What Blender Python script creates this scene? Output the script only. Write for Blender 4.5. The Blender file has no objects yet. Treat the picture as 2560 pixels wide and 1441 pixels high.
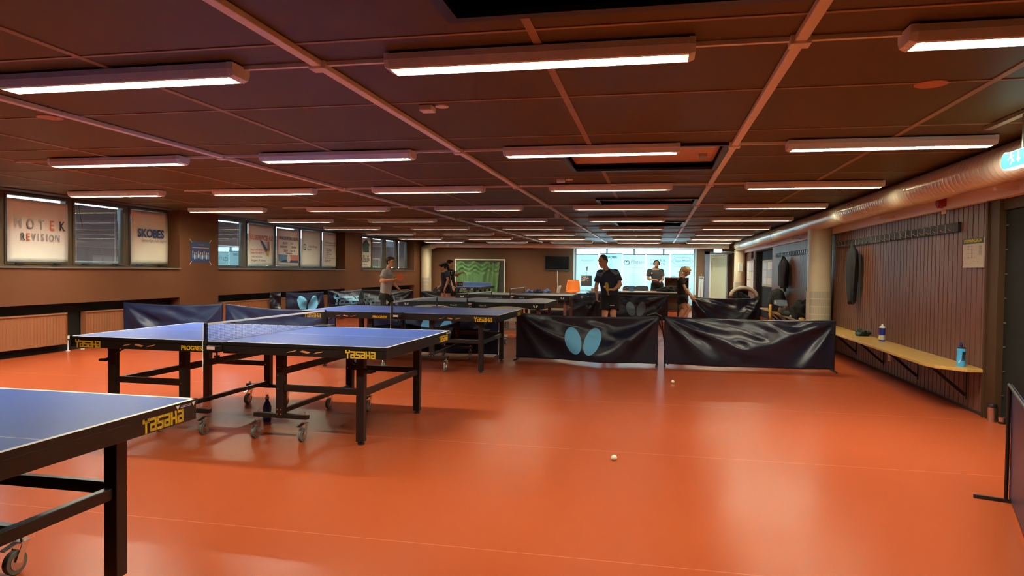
import bpy, bmesh, math, random
from mathutils import Vector, Matrix, noise
PI = math.pi
S = bpy.context.scene
COL = S.collection

# ---------------------------------------------------------------- camera, world, exposure
CAM_H, F_PX, YAW, PITCH, ROLL = 1.33, 1730.0, 0.2033, -0.0252, 0.0116
FWD = Vector((-math.sin(YAW) * math.cos(PITCH), math.cos(YAW) * math.cos(PITCH), math.sin(PITCH)))
_r = Vector((math.cos(YAW), math.sin(YAW), 0)); _u = _r.cross(FWD)
RGT = _r * math.cos(ROLL) + _u * math.sin(ROLL)
UPV = -_r * math.sin(ROLL) + _u * math.cos(ROLL)
cd = bpy.data.cameras.new('camera'); cam = bpy.data.objects.new('camera', cd); COL.objects.link(cam)
cd.sensor_width = 36.0; cd.lens = F_PX / 2560 * 36; cd.clip_start = 0.05; cd.clip_end = 200
cam.matrix_world = Matrix((( RGT.x, UPV.x, -FWD.x, 0), (RGT.y, UPV.y, -FWD.y, 0), (RGT.z, UPV.z, -FWD.z, CAM_H), (0, 0, 0, 1)))
S.camera = cam

def P(px, py, x=None, y=None, z=None):
    """world point seen at photograph pixel (px, py) on the plane x=, y= or z="""
    d = FWD + RGT * ((px - 1280) / F_PX) + UPV * ((720.5 - py) / F_PX)
    t = x / d.x if x is not None else (y / d.y if y is not None else (z - CAM_H) / d.z)
    return Vector((d.x * t, d.y * t, CAM_H + d.z * t))

w = bpy.data.worlds.new('daylight'); S.world = w; w.use_nodes = True
wn = w.node_tree; bg = wn.nodes['Background']
bg.inputs[0].default_value = (0.50, 0.79, 1.0, 1); bg.inputs[1].default_value = 4.4
S.view_settings.view_transform = 'Standard'; S.view_settings.look = 'None'
S.view_settings.gamma = 1.0; S.view_settings.use_curve_mapping = False
S.view_settings.exposure = 1.0
LAMP = 70.0                     # radiance of a lit tube tray
try: S.cycles.use_light_tree = True
except Exception: pass

# ---------------------------------------------------------------- materials
def srgb(r, g, b):
    f = lambda c: (c / 255) / 12.92 if c <= 10 else (((c / 255) + 0.055) / 1.055) ** 2.4
    return (f(r), f(g), f(b), 1)

def mat(name, col, rough=0.5, metal=0.0, spec=0.5, bump=0.0, bscale=40.0, vary=0.0, vscale=3.0, emit=None, estr=0.0, trans=0.0, coat=0.0, aniso=None):
    m = bpy.data.materials.new(name); m.use_nodes = True
    nt = m.node_tree; b = nt.nodes['Principled BSDF']
    b.inputs['Base Color'].default_value = col; b.inputs['Roughness'].default_value = rough
    b.inputs['Metallic'].default_value = metal; b.inputs['Specular IOR Level'].default_value = spec
    if coat: b.inputs['Coat Weight'].default_value = coat; b.inputs['Coat Roughness'].default_value = 0.15
    if emit: b.inputs['Emission Color'].default_value = emit; b.inputs['Emission Strength'].default_value = estr
    if trans: b.inputs['Transmission Weight'].default_value = trans
    if bump or vary:
        tc = nt.nodes.new('ShaderNodeTexCoord')
        mp = nt.nodes.new('ShaderNodeMapping'); nt.links.new(tc.outputs['Object'], mp.inputs['Vector'])
        if aniso: mp.inputs['Scale'].default_value = aniso
    if bump:
        n = nt.nodes.new('ShaderNodeTexNoise'); n.inputs['Scale'].default_value = bscale; n.inputs['Detail'].default_value = 4
        nt.links.new(mp.outputs['Vector'], n.inputs['Vector'])
        bp = nt.nodes.new('ShaderNodeBump'); bp.inputs['Strength'].default_value = bump; bp.inputs['Distance'].default_value = 0.01
        nt.links.new(n.outputs['Fac'], bp.inputs['Height']); nt.links.new(bp.outputs['Normal'], b.inputs['Normal'])
    if vary:
        n2 = nt.nodes.new('ShaderNodeTexNoise'); n2.inputs['Scale'].default_value = vscale; n2.inputs['Detail'].default_value = 5
        nt.links.new(mp.outputs['Vector'], n2.inputs['Vector'])
        mx = nt.nodes.new('ShaderNodeMixRGB'); mx.blend_type = 'MIX'
        mx.inputs['Color1'].default_value = tuple(c * (1 - vary) for c in col[:3]) + (1,)
        mx.inputs['Color2'].default_value = tuple(min(1, c * (1 + vary)) for c in col[:3]) + (1,)
        nt.links.new(n2.outputs['Fac'], mx.inputs['Fac']); nt.links.new(mx.outputs['Color'], b.inputs['Base Color'])
    return m

def L(r, g, b): return (r, g, b, 1)
M = {}
M['wall'] = mat('brown_paint', L(.135, .053, .024), .75, spec=.15, bump=.15, bscale=60, vary=.06)
M['back_wall'] = mat('brown_board', L(.19, .082, .034), .6, bump=.1, bscale=60)
M['charcoal'] = mat('charcoal_paint', L(.013, .013, .011), .7, spec=.15)
M['plank'] = mat('stained_boards', L(.145, .056, .036), .38, spec=.22, vary=.25, vscale=6, aniso=(1, 12, .4), bump=.15, bscale=20)
M['gap'] = mat('dark_gap', L(.03, .012, .008), .8)
M['trim'] = mat('brown_trim', L(.055, .027, .011), .6, spec=.2)
M['frame'] = mat('window_frame_paint', L(.085, .05, .022), .4)
M['sill'] = mat('grey_sill', L(.14, .12, .11), .4)
M['tbar'] = mat('ceiling_bar_paint', L(.38, .29, .17), .5)
M['white'] = mat('white_plastic', L(.84, .92, .86), .4)
M['tray'] = mat('white_tray_paint', L(.92, .94, .78), .4)
M['cream'] = mat('cream_paint', L(.62, .58, .44), .4)
M['black'] = mat('black_metal', L(.012, .011, .011), .35)
M['blackm'] = mat('black_matt', L(.012, .012, .014), .7)
M['rubber'] = mat('black_rubber', L(.02, .02, .022), .5)
M['grey'] = mat('grey_rubber', L(.16, .17, .16), .5)
M['chrome'] = mat('zinc_metal', L(.75, .73, .66), .22, metal=1)
M['steel'] = mat('brushed_steel', L(.6, .58, .55), .28, metal=1)
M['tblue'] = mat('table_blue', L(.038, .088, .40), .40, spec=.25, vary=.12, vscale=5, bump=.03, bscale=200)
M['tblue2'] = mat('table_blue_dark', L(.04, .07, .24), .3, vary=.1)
M['line'] = mat('white_line_paint', L(.78, .80, .80), .4)
M['gold'] = mat('yellow_lettering', L(.75, .50, .03), .5)
M['tan'] = mat('tan_inlay', L(.62, .26, .13), .5)
M['navy'] = mat('navy_vinyl', L(.013, .020, .060), .36, spec=.3, bump=.06, bscale=120)
M['navy2'] = mat('dark_navy_vinyl', L(.013, .016, .034), .28, bump=.06, bscale=120)
M['sky'] = mat('sky_blue_print', L(.17, .58, 1.0), .4, spec=.3)
M['greyblue'] = mat('faded_blue_print', L(.14, .24, .34), .4)
M['palegrey'] = mat('pale_print', L(.55, .62, .70), .5)
M['netm'] = mat('net_cord', L(.02, .026, .05), .7)
M['bannerw'] = mat('white_banner_fabric', L(.88, .84, .72), .32, bump=.02, bscale=8)
M['ink_b'] = mat('dark_blue_ink', L(.012, .035, .16), .5)
M['ink_k'] = mat('black_ink', L(.02, .02, .02), .5)
M['ink_g'] = mat('grey_ink', L(.33, .33, .33), .5)
M['ink_r'] = mat('red_ink', L(.62, .11, .05), .5)
M['ink_brown'] = mat('brown_ink', L(.30, .12, .10), .5)
M['photo_b'] = mat('blue_photo_print', L(.10, .22, .48), .4, vary=.5, vscale=4)
M['photo_r'] = mat('red_photo_print', L(.60, .14, .08), .4, vary=.3, vscale=4)
M['wood'] = mat('pine_bench', L(.54, .33, .085), .35, vary=.3, vscale=5, aniso=(9, .8, 9), coat=.3)
M['rad'] = mat('radiator_paint', L(.28, .11, .045), .45)
M['duct'] = mat('painted_duct_metal', L(.86, .78, .60), .22, metal=.15, spec=.6, coat=.3)
M['beam'] = mat('pink_beam_paint', L(.78, .64, .50), .5)
M['colm'] = mat('beige_column_metal', L(.70, .62, .44), .4)
M['dark'] = mat('dark_interior', L(.02, .015, .013), .6)
M['hatch'] = mat('hatch_lid', L(.70, .52, .36), .5, vary=.15)
M['green'] = mat('green_drape', L(.11, .23, .085), .55, bump=.05)
M['dgrey'] = mat('dark_grey_cloth', L(.05, .055, .05), .7)
M['orange'] = mat('orange_shell', L(.95, .24, .02), .35)
M['wshell'] = mat('white_shell', L(.75, .72, .66), .35)
M['blk_f'] = mat('black_fabric', L(.012, .012, .014), .9, bump=.3, bscale=90)
M['navy_f'] = mat('navy_fabric', L(.018, .024, .065), .8, bump=.2, bscale=90)
M['blue_f'] = mat('blue_fabric', L(.05, .12, .42), .6)
M['grey_f'] = mat('grey_fabric', L(.36, .37, .38), .85, bump=.2, bscale=60)
M['dgrey_f'] = mat('slate_fabric', L(.075, .08, .10), .8)
M['slate'] = mat('blue_grey_fabric', L(.19, .25, .34), .7)
M['white_f'] = mat('white_fabric', L(.72, .68, .55), .8)
M['brown_l'] = mat('brown_leather', L(.28, .09, .04), .5)
M['yel_f'] = mat('yellow_sole', L(.70, .38, .06), .5)
M['olive'] = mat('dark_green_fabric', L(.02, .035, .03), .8)
M['skin'] = mat('skin', L(.72, .42, .28), .5, spec=.4)
M['skin2'] = mat('skin_tan', L(.62, .34, .20), .5, spec=.4)
M['hair_d'] = mat('dark_hair', L(.012, .009, .008), .45)
M['hair_b'] = mat('brown_hair', L(.05, .03, .02), .5)
M['hair_y'] = mat('blond_hair', L(.62, .42, .18), .45)
M['rubber_r'] = mat('red_bat_rubber', L(.55, .09, .03), .5)
M['ybox'] = mat('yellow_bat', L(.55, .45, .03), .5)
M['ball'] = mat('ball_plastic', L(.86, .84, .72), .35)
M['shelfw'] = mat('brown_cabinet', L(.16, .075, .04), .5)
M['tabletop_w'] = mat('pale_tabletop', L(.75, .78, .78), .25)
M['paper'] = mat('white_paper', L(.80, .80, .78), .7)
M['paper_p'] = mat('pink_paper', L(.72, .48, .42), .7)
M['beige'] = mat('beige_plan_paper', L(.50, .42, .33), .6)
M['dgreen'] = mat('dark_green_print', L(.012, .05, .022), .6)
M['alarm'] = mat('red_alarm', L(.30, .012, .008), .35)
M['doorw'] = mat('pale_door', L(.72, .80, .66), .35)
M['doorf'] = mat('blue_grey_frame', L(.22, .25, .36), .4)
M['cyan'] = mat('bottle_blue', L(.06, .42, .78), .35)
M['dblue'] = mat('deep_blue_plastic', L(.015, .035, .30), .35)
M['redleg'] = mat('brown_red_leg', L(.36, .15, .11), .3)
M['wboard'] = mat('pale_board', L(.62, .70, .72), .3)
M['exitg'] = mat('exit_green', L(0, .5, .35), .4, emit=L(.02, .75, .55), estr=1.1)
M['exitw'] = mat('exit_white', L(.8, .9, .9), .4, emit=L(.75, 1, .95), estr=1.4)
M['lampbox'] = mat('backlit_exit_case', L(.8, .9, .85), .4, emit=L(.55, 1, .85), estr=1.3)
M['screen'] = mat('tv_screen', L(.004, .004, .006), .12)
M['tvf'] = mat('tv_bezel', L(.05, .055, .055), .4)
for k, s_, c in (('lit', LAMP, L(.98, .88, .63)), ('mid', LAMP * .5, L(1, .85, .60)), ('low', 5.0, L(1, .82, .60)), ('cool', LAMP * 1.7, L(1, .92, .76))):
    M['tube_' + k] = mat('tube_light_' + k, L(.9, .9, .9), .4, emit=c, estr=s_)
M['louver'] = mat('louver_blades', L(.60, .68, .58), .3)

def glass(name, tint=(1, 1, 1, 1), refl=1.0):
    m = bpy.data.materials.new(name); m.use_nodes = True; nt = m.node_tree; nt.nodes.clear()
    o = nt.nodes.new('ShaderNodeOutputMaterial'); mx = nt.nodes.new('ShaderNodeMixShader')
    t = nt.nodes.new('ShaderNodeBsdfTransparent'); t.inputs[0].default_value = tint
    g = nt.nodes.new('ShaderNodeBsdfGlossy'); g.inputs['Roughness'].default_value = 0.0
    f = nt.nodes.new('ShaderNodeLayerWeight'); f.inputs[0].default_value = .5
    pw = nt.nodes.new('ShaderNodeMath'); pw.operation = 'POWER'; pw.inputs[1].default_value = 4.0; nt.links.new(f.outputs['Facing'], pw.inputs[0])
    ma = nt.nodes.new('ShaderNodeMath'); ma.operation = 'MULTIPLY_ADD'; ma.inputs[1].default_value = .9; ma.inputs[2].default_value = .045 * refl; ma.use_clamp = True
    nt.links.new(pw.outputs[0], ma.inputs[0]); nt.links.new(ma.outputs[0], mx.inputs[0])
    nt.links.new(t.outputs[0], mx.inputs[1]); nt.links.new(g.outputs[0], mx.inputs[2]); nt.links.new(mx.outputs[0], o.inputs[0])
    return m
M['glass'] = glass('window_glass', refl=1.8)
M['clear'] = glass('clear_plastic', (.82, .84, .9, 1), 1.4)

def translucent(name, col, fac=.55):
    m = bpy.data.materials.new(name); m.use_nodes = True; nt = m.node_tree; nt.nodes.clear()
    o = nt.nodes.new('ShaderNodeOutputMaterial'); mx = nt.nodes.new('ShaderNodeMixShader'); mx.inputs[0].default_value = fac
    d = nt.nodes.new('ShaderNodeBsdfDiffuse'); d.inputs[0].default_value = col
    t = nt.nodes.new('ShaderNodeBsdfTranslucent'); t.inputs[0].default_value = col
    nt.links.new(d.outputs[0], mx.inputs[1]); nt.links.new(t.outputs[0], mx.inputs[2]); nt.links.new(mx.outputs[0], o.inputs[0])
    return m
M['bannert'] = translucent('backlit_banner_fabric', L(.72, .94, .92), .6)
M['slat'] = translucent('blind_slat_metal', L(.26, .22, .22), .03)

def node_floor():
    m = mat('red_vinyl_floor', srgb(206, 84, 42), .25, spec=.085)
    nt = m.node_tree; b = nt.nodes['Principled BSDF']
    tc = nt.nodes.new('ShaderNodeTexCoord')
    n = nt.nodes.new('ShaderNodeTexNoise'); n.inputs['Scale'].default_value = .8; n.inputs['Detail'].default_value = 3
    nt.links.new(tc.outputs['Object'], n.inputs['Vector'])
    mx = nt.nodes.new('ShaderNodeMixRGB'); mx.inputs['Color1'].default_value = L(.352, .066, .021); mx.inputs['Color2'].default_value = L(.378, .074, .025)
    nt.links.new(n.outputs['Fac'], mx.inputs['Fac'])
    # thin weld seams along the sheets and a few scuffs
    sp = nt.nodes.new('ShaderNodeSeparateXYZ'); nt.links.new(tc.outputs['Object'], sp.inputs[0])
    def mth(op, a, bb):
        q = nt.nodes.new('ShaderNodeMath'); q.operation = op
        for i, v in enumerate((a, bb)):
            if v is None: continue
            if isinstance(v, (int, float)): q.inputs[i].default_value = v
            else: nt.links.new(v, q.inputs[i])
        return q.outputs[0]
    fr = mth('FRACT', mth('DIVIDE', mth('ADD', sp.outputs['Y'], 20.35), 1.96), None)
    seam = mth('LESS_THAN', fr, .0025)
    mk = mth('MULTIPLY', seam, .35)
    m2 = nt.nodes.new('ShaderNodeMixRGB'); m2.inputs['Color2'].default_value = L(.75, .30, .16)
    nt.links.new(mk, m2.inputs['Fac']); nt.links.new(mx.outputs['Color'], m2.inputs['Color1']); nt.links.new(m2.outputs['Color'], b.inputs['Base Color'])
    n2 = nt.nodes.new('ShaderNodeTexNoise'); n2.inputs['Scale'].default_value = 1.5; nt.links.new(tc.outputs['Object'], n2.inputs['Vector'])
    mr = nt.nodes.new('ShaderNodeMapRange'); mr.inputs['To Min'].default_value = .225; mr.inputs['To Max'].default_value = .26
    nt.links.new(n2.outputs['Fac'], mr.inputs['Value']); nt.links.new(mr.outputs['Result'], b.inputs['Roughness'])
    n4 = nt.nodes.new('ShaderNodeTexNoise'); n4.inputs['Scale'].default_value = 160; nt.links.new(tc.outputs['Object'], n4.inputs['Vector'])
    bp = nt.nodes.new('ShaderNodeBump'); bp.inputs['Strength'].default_value = .03; bp.inputs['Distance'].default_value = .004
    nt.links.new(n4.outputs['Fac'], bp.inputs['Height']); nt.links.new(bp.outputs['Normal'], b.inputs['Normal'])
    return m
M['floor'] = node_floor()

def node_perf():
    m = mat('perforated_ceiling', L(.19, .068, .036), .5, spec=.3)
    nt = m.node_tree; b = nt.nodes['Principled BSDF']
    tc = nt.nodes.new('ShaderNodeTexCoord'); mp = nt.nodes.new('ShaderNodeMapping')
    mp.inputs['Rotation'].default_value = (0, 0, PI / 4); mp.inputs['Scale'].default_value = (62, 62, 62)
    nt.links.new(tc.outputs['Object'], mp.inputs['Vector'])
    ch = nt.nodes.new('ShaderNodeTexVoronoi'); ch.inputs['Scale'].default_value = 1; ch.inputs['Randomness'].default_value = 0
    nt.links.new(mp.outputs['Vector'], ch.inputs['Vector'])
    r = nt.nodes.new('ShaderNodeMapRange'); r.inputs['From Min'].default_value = .22; r.inputs['From Max'].default_value = .34
    nt.links.new(ch.outputs['Distance'], r.inputs['Value'])
    n = nt.nodes.new('ShaderNodeTexNoise'); n.inputs['Scale'].default_value = .7; nt.links.new(tc.outputs['Object'], n.inputs['Vector'])
    c1 = nt.nodes.new('ShaderNodeMixRGB'); c1.inputs['Color1'].default_value = L(.100, .078, .027); c1.inputs['Color2'].default_value = L(.128, .098, .034)
    nt.links.new(n.outputs['Fac'], c1.inputs['Fac'])
    mx = nt.nodes.new('ShaderNodeMixRGB'); mx.inputs['Color1'].default_value = L(.034, .024, .009)
    nt.links.new(r.outputs['Result'], mx.inputs['Fac']); nt.links.new(c1.outputs['Color'], mx.inputs['Color2'])
    nt.links.new(mx.outputs['Color'], b.inputs['Base Color'])
    return m
M['perf'] = node_perf()

# ---------------------------------------------------------------- mesh builder
class MB:
    def __init__(s): s.v = []; s.f = []; s.m = []
    def add(s, vs, fs, mi=0):
        o = len(s.v); s.v += [Vector(p) for p in vs]; s.f += [tuple(i + o for i in f) for f in fs]; s.m += [mi] * len(fs); return s
    def box(s, x0, x1, y0, y1, z0, z1, mi=0):
        v = [(x, y, z) for x in (x0, x1) for y in (y0, y1) for z in (z0, z1)]
        return s.add(v, [(0, 1, 3, 2), (4, 6, 7, 5), (0, 4, 5, 1), (2, 3, 7, 6), (0, 2, 6, 4), (1, 5, 7, 3)], mi)
    def bar(s, a, b, w, h, mi=0, up=(0, 0, 1)):
        a = Vector(a); b = Vector(b); d = (b - a).normalized(); up = Vector(up)
        if abs(d.dot(up)) > .98: up = Vector((0, 1, 0))
        sx = d.cross(up).normalized() * w / 2; sz = sx.cross(d).normalized() * h / 2
        v = [p + i * sx + j * sz for p in (a, b) for i in (-1, 1) for j in (-1, 1)]
        return s.add(v, [(0, 1, 3, 2), (4, 6, 7, 5), (0, 4, 5, 1), (2, 3, 7, 6), (0, 2, 6, 4), (1, 5, 7, 3)], mi)
    def cone(s, a, b, ra, rb, n=16, mi=0, cap=True):
        a = Vector(a); b = Vector(b); d = (b - a).normalized()
        up = Vector((0, 0, 1)) if abs(d.z) < .95 else Vector((0, 1, 0))
        x = d.cross(up).normalized(); y = d.cross(x)
        v = []
        for p, r in ((a, ra), (b, rb)):
            v += [p + r * (math.cos(2 * PI * i / n) * x + math.sin(2 * PI * i / n) * y) for i in range(n)]
        f = [(i, (i + 1) % n, n + (i + 1) % n, n + i) for i in range(n)]
        if cap: f += [tuple(range(n))[::-1], tuple(range(n, 2 * n))]
        return s.add(v, f, mi)
    def cyl(s, a, b, r, n=16, mi=0): return s.cone(a, b, r, r, n, mi)
    def ell(s, c, rx, ry, rz, X=(1, 0, 0), Y=(0, 1, 0), Z=(0, 0, 1), nu=20, nv=12, mi=0):
        c = Vector(c); X = Vector(X); Y = Vector(Y); Z = Vector(Z); v = [c + Z * rz]; f = []
        for j in range(1, nv):
            t = PI * j / nv
            for i in range(nu):
                p = 2 * PI * i / nu
                v.append(c + X * rx * math.sin(t) * math.cos(p) + Y * ry * math.sin(t) * math.sin(p) + Z * rz * math.cos(t))
        v.append(c - Z * rz); e = len(v) - 1
        for i in range(nu):
            k = (i + 1) % nu; f.append((0, 1 + i, 1 + k)); f.append((e, e - nu + k, e - nu + i))
            for j in range(nv - 2):
                a = 1 + j * nu
                f.append((a + i, a + nu + i, a + nu + k, a + k))
        return s.add(v, f, mi)
    def cap(s, a, b, ra, rb, n=16):
        s.cone(a, b, ra, rb, n); s.ell(a, ra, ra, ra, nu=n, nv=8); s.ell(b, rb, rb, rb, nu=n, nv=8); return s
    def lathe(s, prof, c=(0, 0, 0), n=24, mi=0, mis=None):
        c = Vector(c); v = []; f = []; fm = []
        for r, z in prof: v += [c + Vector((r * math.cos(2 * PI * i / n), r * math.sin(2 * PI * i / n), z)) for i in range(n)]
        o = len(s.v); s.v += v
        for j in range(len(prof) - 1):
            for i in range(n):
                k = (i + 1) % n; s.f.append(tuple(o + q for q in (j * n + i, j * n + k, (j + 1) * n + k, (j + 1) * n + i))); s.m.append(mis[j] if mis else mi)
        s.f.append(tuple(o + q for q in range(n))[::-1]); s.m.append(mis[0] if mis else mi)
        e = o + (len(prof) - 1) * n; s.f.append(tuple(range(e, e + n))); s.m.append(mis[-1] if mis else mi)
        return s
    def loft(s, rings, n=24, mi=0):
        """rings: (center, X-halfvector, Y-halfvector)"""
        o = len(s.v)
        for c, X, Y in rings:
            c = Vector(c); X = Vector(X); Y = Vector(Y)
            s.v += [c + X * math.cos(2 * PI * i / n) + Y * math.sin(2 * PI * i / n) for i in range(n)]
        for j in range(len(rings) - 1):
            for i in range(n):
                k = (i + 1) % n; s.f.append((o + j * n + i, o + j * n + k, o + (j + 1) * n + k, o + (j + 1) * n + i)); s.m.append(mi)
        s.f.append(tuple(range(o, o + n))[::-1]); e = o + (len(rings) - 1) * n; s.f.append(tuple(range(e, e + n))); s.m += [mi, mi]
        return s
    def tube(s, pts, r, n=8, mi=0):
        for a, b in zip(pts, pts[1:]): s.cyl(a, b, r, n, mi)
        return s
    def poly(s, pts, d, mi=0):
        """prism: polygon pts extruded by vector d"""
        n = len(pts); d = Vector(d); v = [Vector(p) for p in pts] + [Vector(p) + d for p in pts]
        return s.add(v, [tuple(range(n)), tuple(range(n, 2 * n))[::-1]] + [(i, n + i, n + (i + 1) % n, (i + 1) % n) for i in range(n)], mi)
    def build(s, name, mats, parent=None, smooth=False, bevel=0, remesh=0, sm=0, loc=None, solid=0):
        me = bpy.data.meshes.new(name); me.from_pydata([tuple(v) for v in s.v], [], s.f)
        if not isinstance(mats, (list, tuple)): mats = [mats]
        for m in mats: me.materials.append(m if not isinstance(m, str) else M[m])
        me.polygons.foreach_set('material_index', s.m)
        bm = bmesh.new(); bm.from_mesh(me); bmesh.ops.recalc_face_normals(bm, faces=bm.faces); bm.to_mesh(me); bm.free()
        if smooth:
            me.polygons.foreach_set('use_smooth', [True] * len(me.polygons))
        o = bpy.data.objects.new(name, me); COL.objects.link(o)
        if parent: attach(o, parent)
        if loc: o.location = loc
        if smooth == 'auto':
            bm = bmesh.new(); bm.from_mesh(me)
            for e in bm.edges:
                if len(e.link_faces) == 2 and e.calc_face_angle(0) > .6: e.smooth = False
            bm.to_mesh(me); bm.free()
        if bevel:
            b = o.modifiers.new('bevel', 'BEVEL'); b.width = bevel; b.segments = 2; b.limit_method = 'ANGLE'
        if remesh:
            r = o.modifiers.new('remesh', 'REMESH'); r.mode = 'VOXEL'; r.voxel_size = remesh; r.use_smooth_shade = True
            if sm: q = o.modifiers.new('smooth', 'SMOOTH'); q.factor = .5; q.iterations = sm
        if solid: q = o.modifiers.new('solid', 'SOLIDIFY'); q.thickness = solid; q.offset = 0
        return o

INV = {}
def attach(o, parent):
    o.parent = parent
    if parent.name in INV: o.matrix_parent_inverse = INV[parent.name]
def tag(o, label=None, cat=None, group=None, kind=None):
    if label: o['label'] = label
    if cat: o['category'] = cat
    if group: o['group'] = group
    if kind: o['kind'] = kind
    return o
def thing(name, label, cat, loc=(0, 0, 0), rz=0, group=None, kind=None):
    o = bpy.data.objects.new(name, None); COL.objects.link(o); o.location = loc; o.rotation_euler = (0, 0, rz); o.empty_display_size = .1
    return tag(o, label, cat, group, kind)
def wthing(name, label, cat, loc, group=None):
    """a thing whose parts are given in room coordinates"""
    o = thing(name, label, cat, loc, 0, group); INV[o.name] = Matrix.Translation(-Vector(loc)); return o
def struct(name, mb, mats, label=None, cat=None, parent=None, **k):
    o = mb.build(name, mats, parent, **k); o['kind'] = 'structure'
    return tag(o, label, cat)
def children(o): return [c for c in bpy.data.objects if c.parent == o]
def copy_tree(o, parent=None):
    c = o.copy(); COL.objects.link(c)
    if parent: c.parent = parent
    for ch in children(o): copy_tree(ch, c)
    return c
def text(s, size, loc, rot, m, parent, name='lettering', ax='CENTER', ext=.0008, sx=1.0, shear=0, bold=0, sp=1.0):
    cu = bpy.data.curves.new(name, 'FONT'); cu.body = s; cu.size = size; cu.align_x = ax; cu.align_y = 'CENTER'; cu.extrude = ext
    cu.shear = shear; cu.offset = bold; cu.space_character = sp; cu.resolution_u = 3
    cu.materials.append(M[m] if isinstance(m, str) else m)
    o = bpy.data.objects.new(name, cu); COL.objects.link(o); o.location = loc; o.rotation_euler = rot; o.scale = (sx, 1, 1); attach(o, parent)
    return o
FRONT = (PI / 2, 0, 0)            # lettering that faces the camera end of the hall
LEFTW = (PI / 2, 0, PI / 2)       # lettering on the left wall
RIGHTW = (PI / 2, 0, -PI / 2)     # lettering on the right wall
# ---------------------------------------------------------------- the hall
XR, XL, YB, ZC = 3.06, -8.8, 26.0, 2.41
YN = -4.0
struct('floor', MB().box(-9.4, 3.6, YN - .2, YB + .2, -.1, 0), 'floor')

# ceiling with four roof hatch wells let into it
HX0, HX1 = -.83, .55
HY = [(1.62, 2.82), (6.02, 7.33), (10.33, 11.30), (15.05, 16.25)]
cl = MB(); y = YN - .2
for a, b in HY:
    cl.box(-9.4, 3.6, y, a, ZC, ZC + .04); cl.box(-9.4, HX0, a, b, ZC, ZC + .04); cl.box(HX1, 3.6, a, b, ZC, ZC + .04); y = b
cl.box(-9.4, 3.6, y, YB + .2, ZC, ZC + .04)
ceil = struct('ceiling', cl, 'perf')
roof = struct('ceiling_slab', MB().box(-9.4, 3.6, YN - .2, YB + .2, ZC + .30, ZC + .4), 'dark')
tb = MB()
for k in range(-7, 4):
    x = -.56 + 1.185 * k
    if k in (1, -1, -3): continue
    for (a, b) in ([(YN, HY[0][0])] + [(HY[i][1], HY[i + 1][0]) for i in range(3)] + [(HY[3][1], YB)] if k == 0 else [(YN, YB)]):
        tb.box(x - .02, x + .02, a, b, ZC - .006, ZC + .001)
y = 3.07 - 1.21 * 5
while y < YB:
    segs = [(-9.2, 3.1)]
    for a, b in HY:
        if a - .02 < y < b + .02: segs = [(-9.2, HX0), (HX1, 3.1)]
    for a, b in segs: tb.box(a, b, y - .011, y + .011, ZC - .005, ZC + .001)
    y += 1.21
struct('trim_1', tb, 'tbar')
for i, (a, b) in enumerate(HY):
    t = wthing('roof_hatch', 'square roof hatch well %s' % ('with a black lid, cut by the top edge of the picture', 'with brown lid beside the second lamp row', 'just behind the third lamp row', 'farthest back in the ceiling')[i], 'roof hatch', ((HX0 + HX1) / 2, (a + b) / 2, ZC), 'roof hatches in the ceiling')
    q = MB(); e = .03; h = ZC + .085
    q.box(HX0 - .05, HX0, a - .05, b + .05, ZC - .025, h).box(HX1, HX1 + .05, a - .05, b + .05, ZC - .025, h).box(HX0, HX1, a - .05, a, ZC - .025, h).box(HX0, HX1, b, b + .05, ZC - .025, h)
    q.build('well_frame', 'black', t)
    if i: MB().box(HX0, HX1, a, b, h - .03, h).build('lid', 'hatch', t)
    else: MB().box(HX0, HX1, a, b, h - .03, h).build('lid', 'black', t)
    c = MB()
    c.box(HX1 - .16, HX1 - .08, b - .5, b - .38, h - .06, h - .03); c.build('latch', 'steel', t)

# white cable trays running the length of the hall
for i, x in enumerate((.627, -1.735, -4.10)):
    q = MB().box(x - .026, x + .026, YN + .1, YB - .6, ZC - .032, ZC - .002)
    for k in range(9): q.box(x - .045, x + .045, 3.33 + 2.63 * k, 3.41 + 2.63 * k, ZC - .045, ZC - .002)
    tag(q.build('cable_tray', 'tray', bevel=.003), 'long white cable tray on the ceiling %s' % ('right of the roof hatches', 'left of the roof hatches', 'nearest the left windows')[i], 'cable tray', 'ceiling cable trays')
# thin conduits joining the lamps of each row
for k in range(9):
    y = 3.34 + 2.63 * k
    q = MB().box(-6.5, 1.1 + (0 if k else .1), y + .02, y + .045, ZC - .022, ZC - .001)
    tag(q.build('conduit', 'tray'), 'thin white conduit linking the ceiling lamps, %s' % ('nearest row', 'second row', 'third row', 'fourth row', 'fifth row', 'sixth row', 'seventh row', 'second row from back wall', 'row closest to back wall')[k], 'conduit', 'conduits along the lamp rows')

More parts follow.
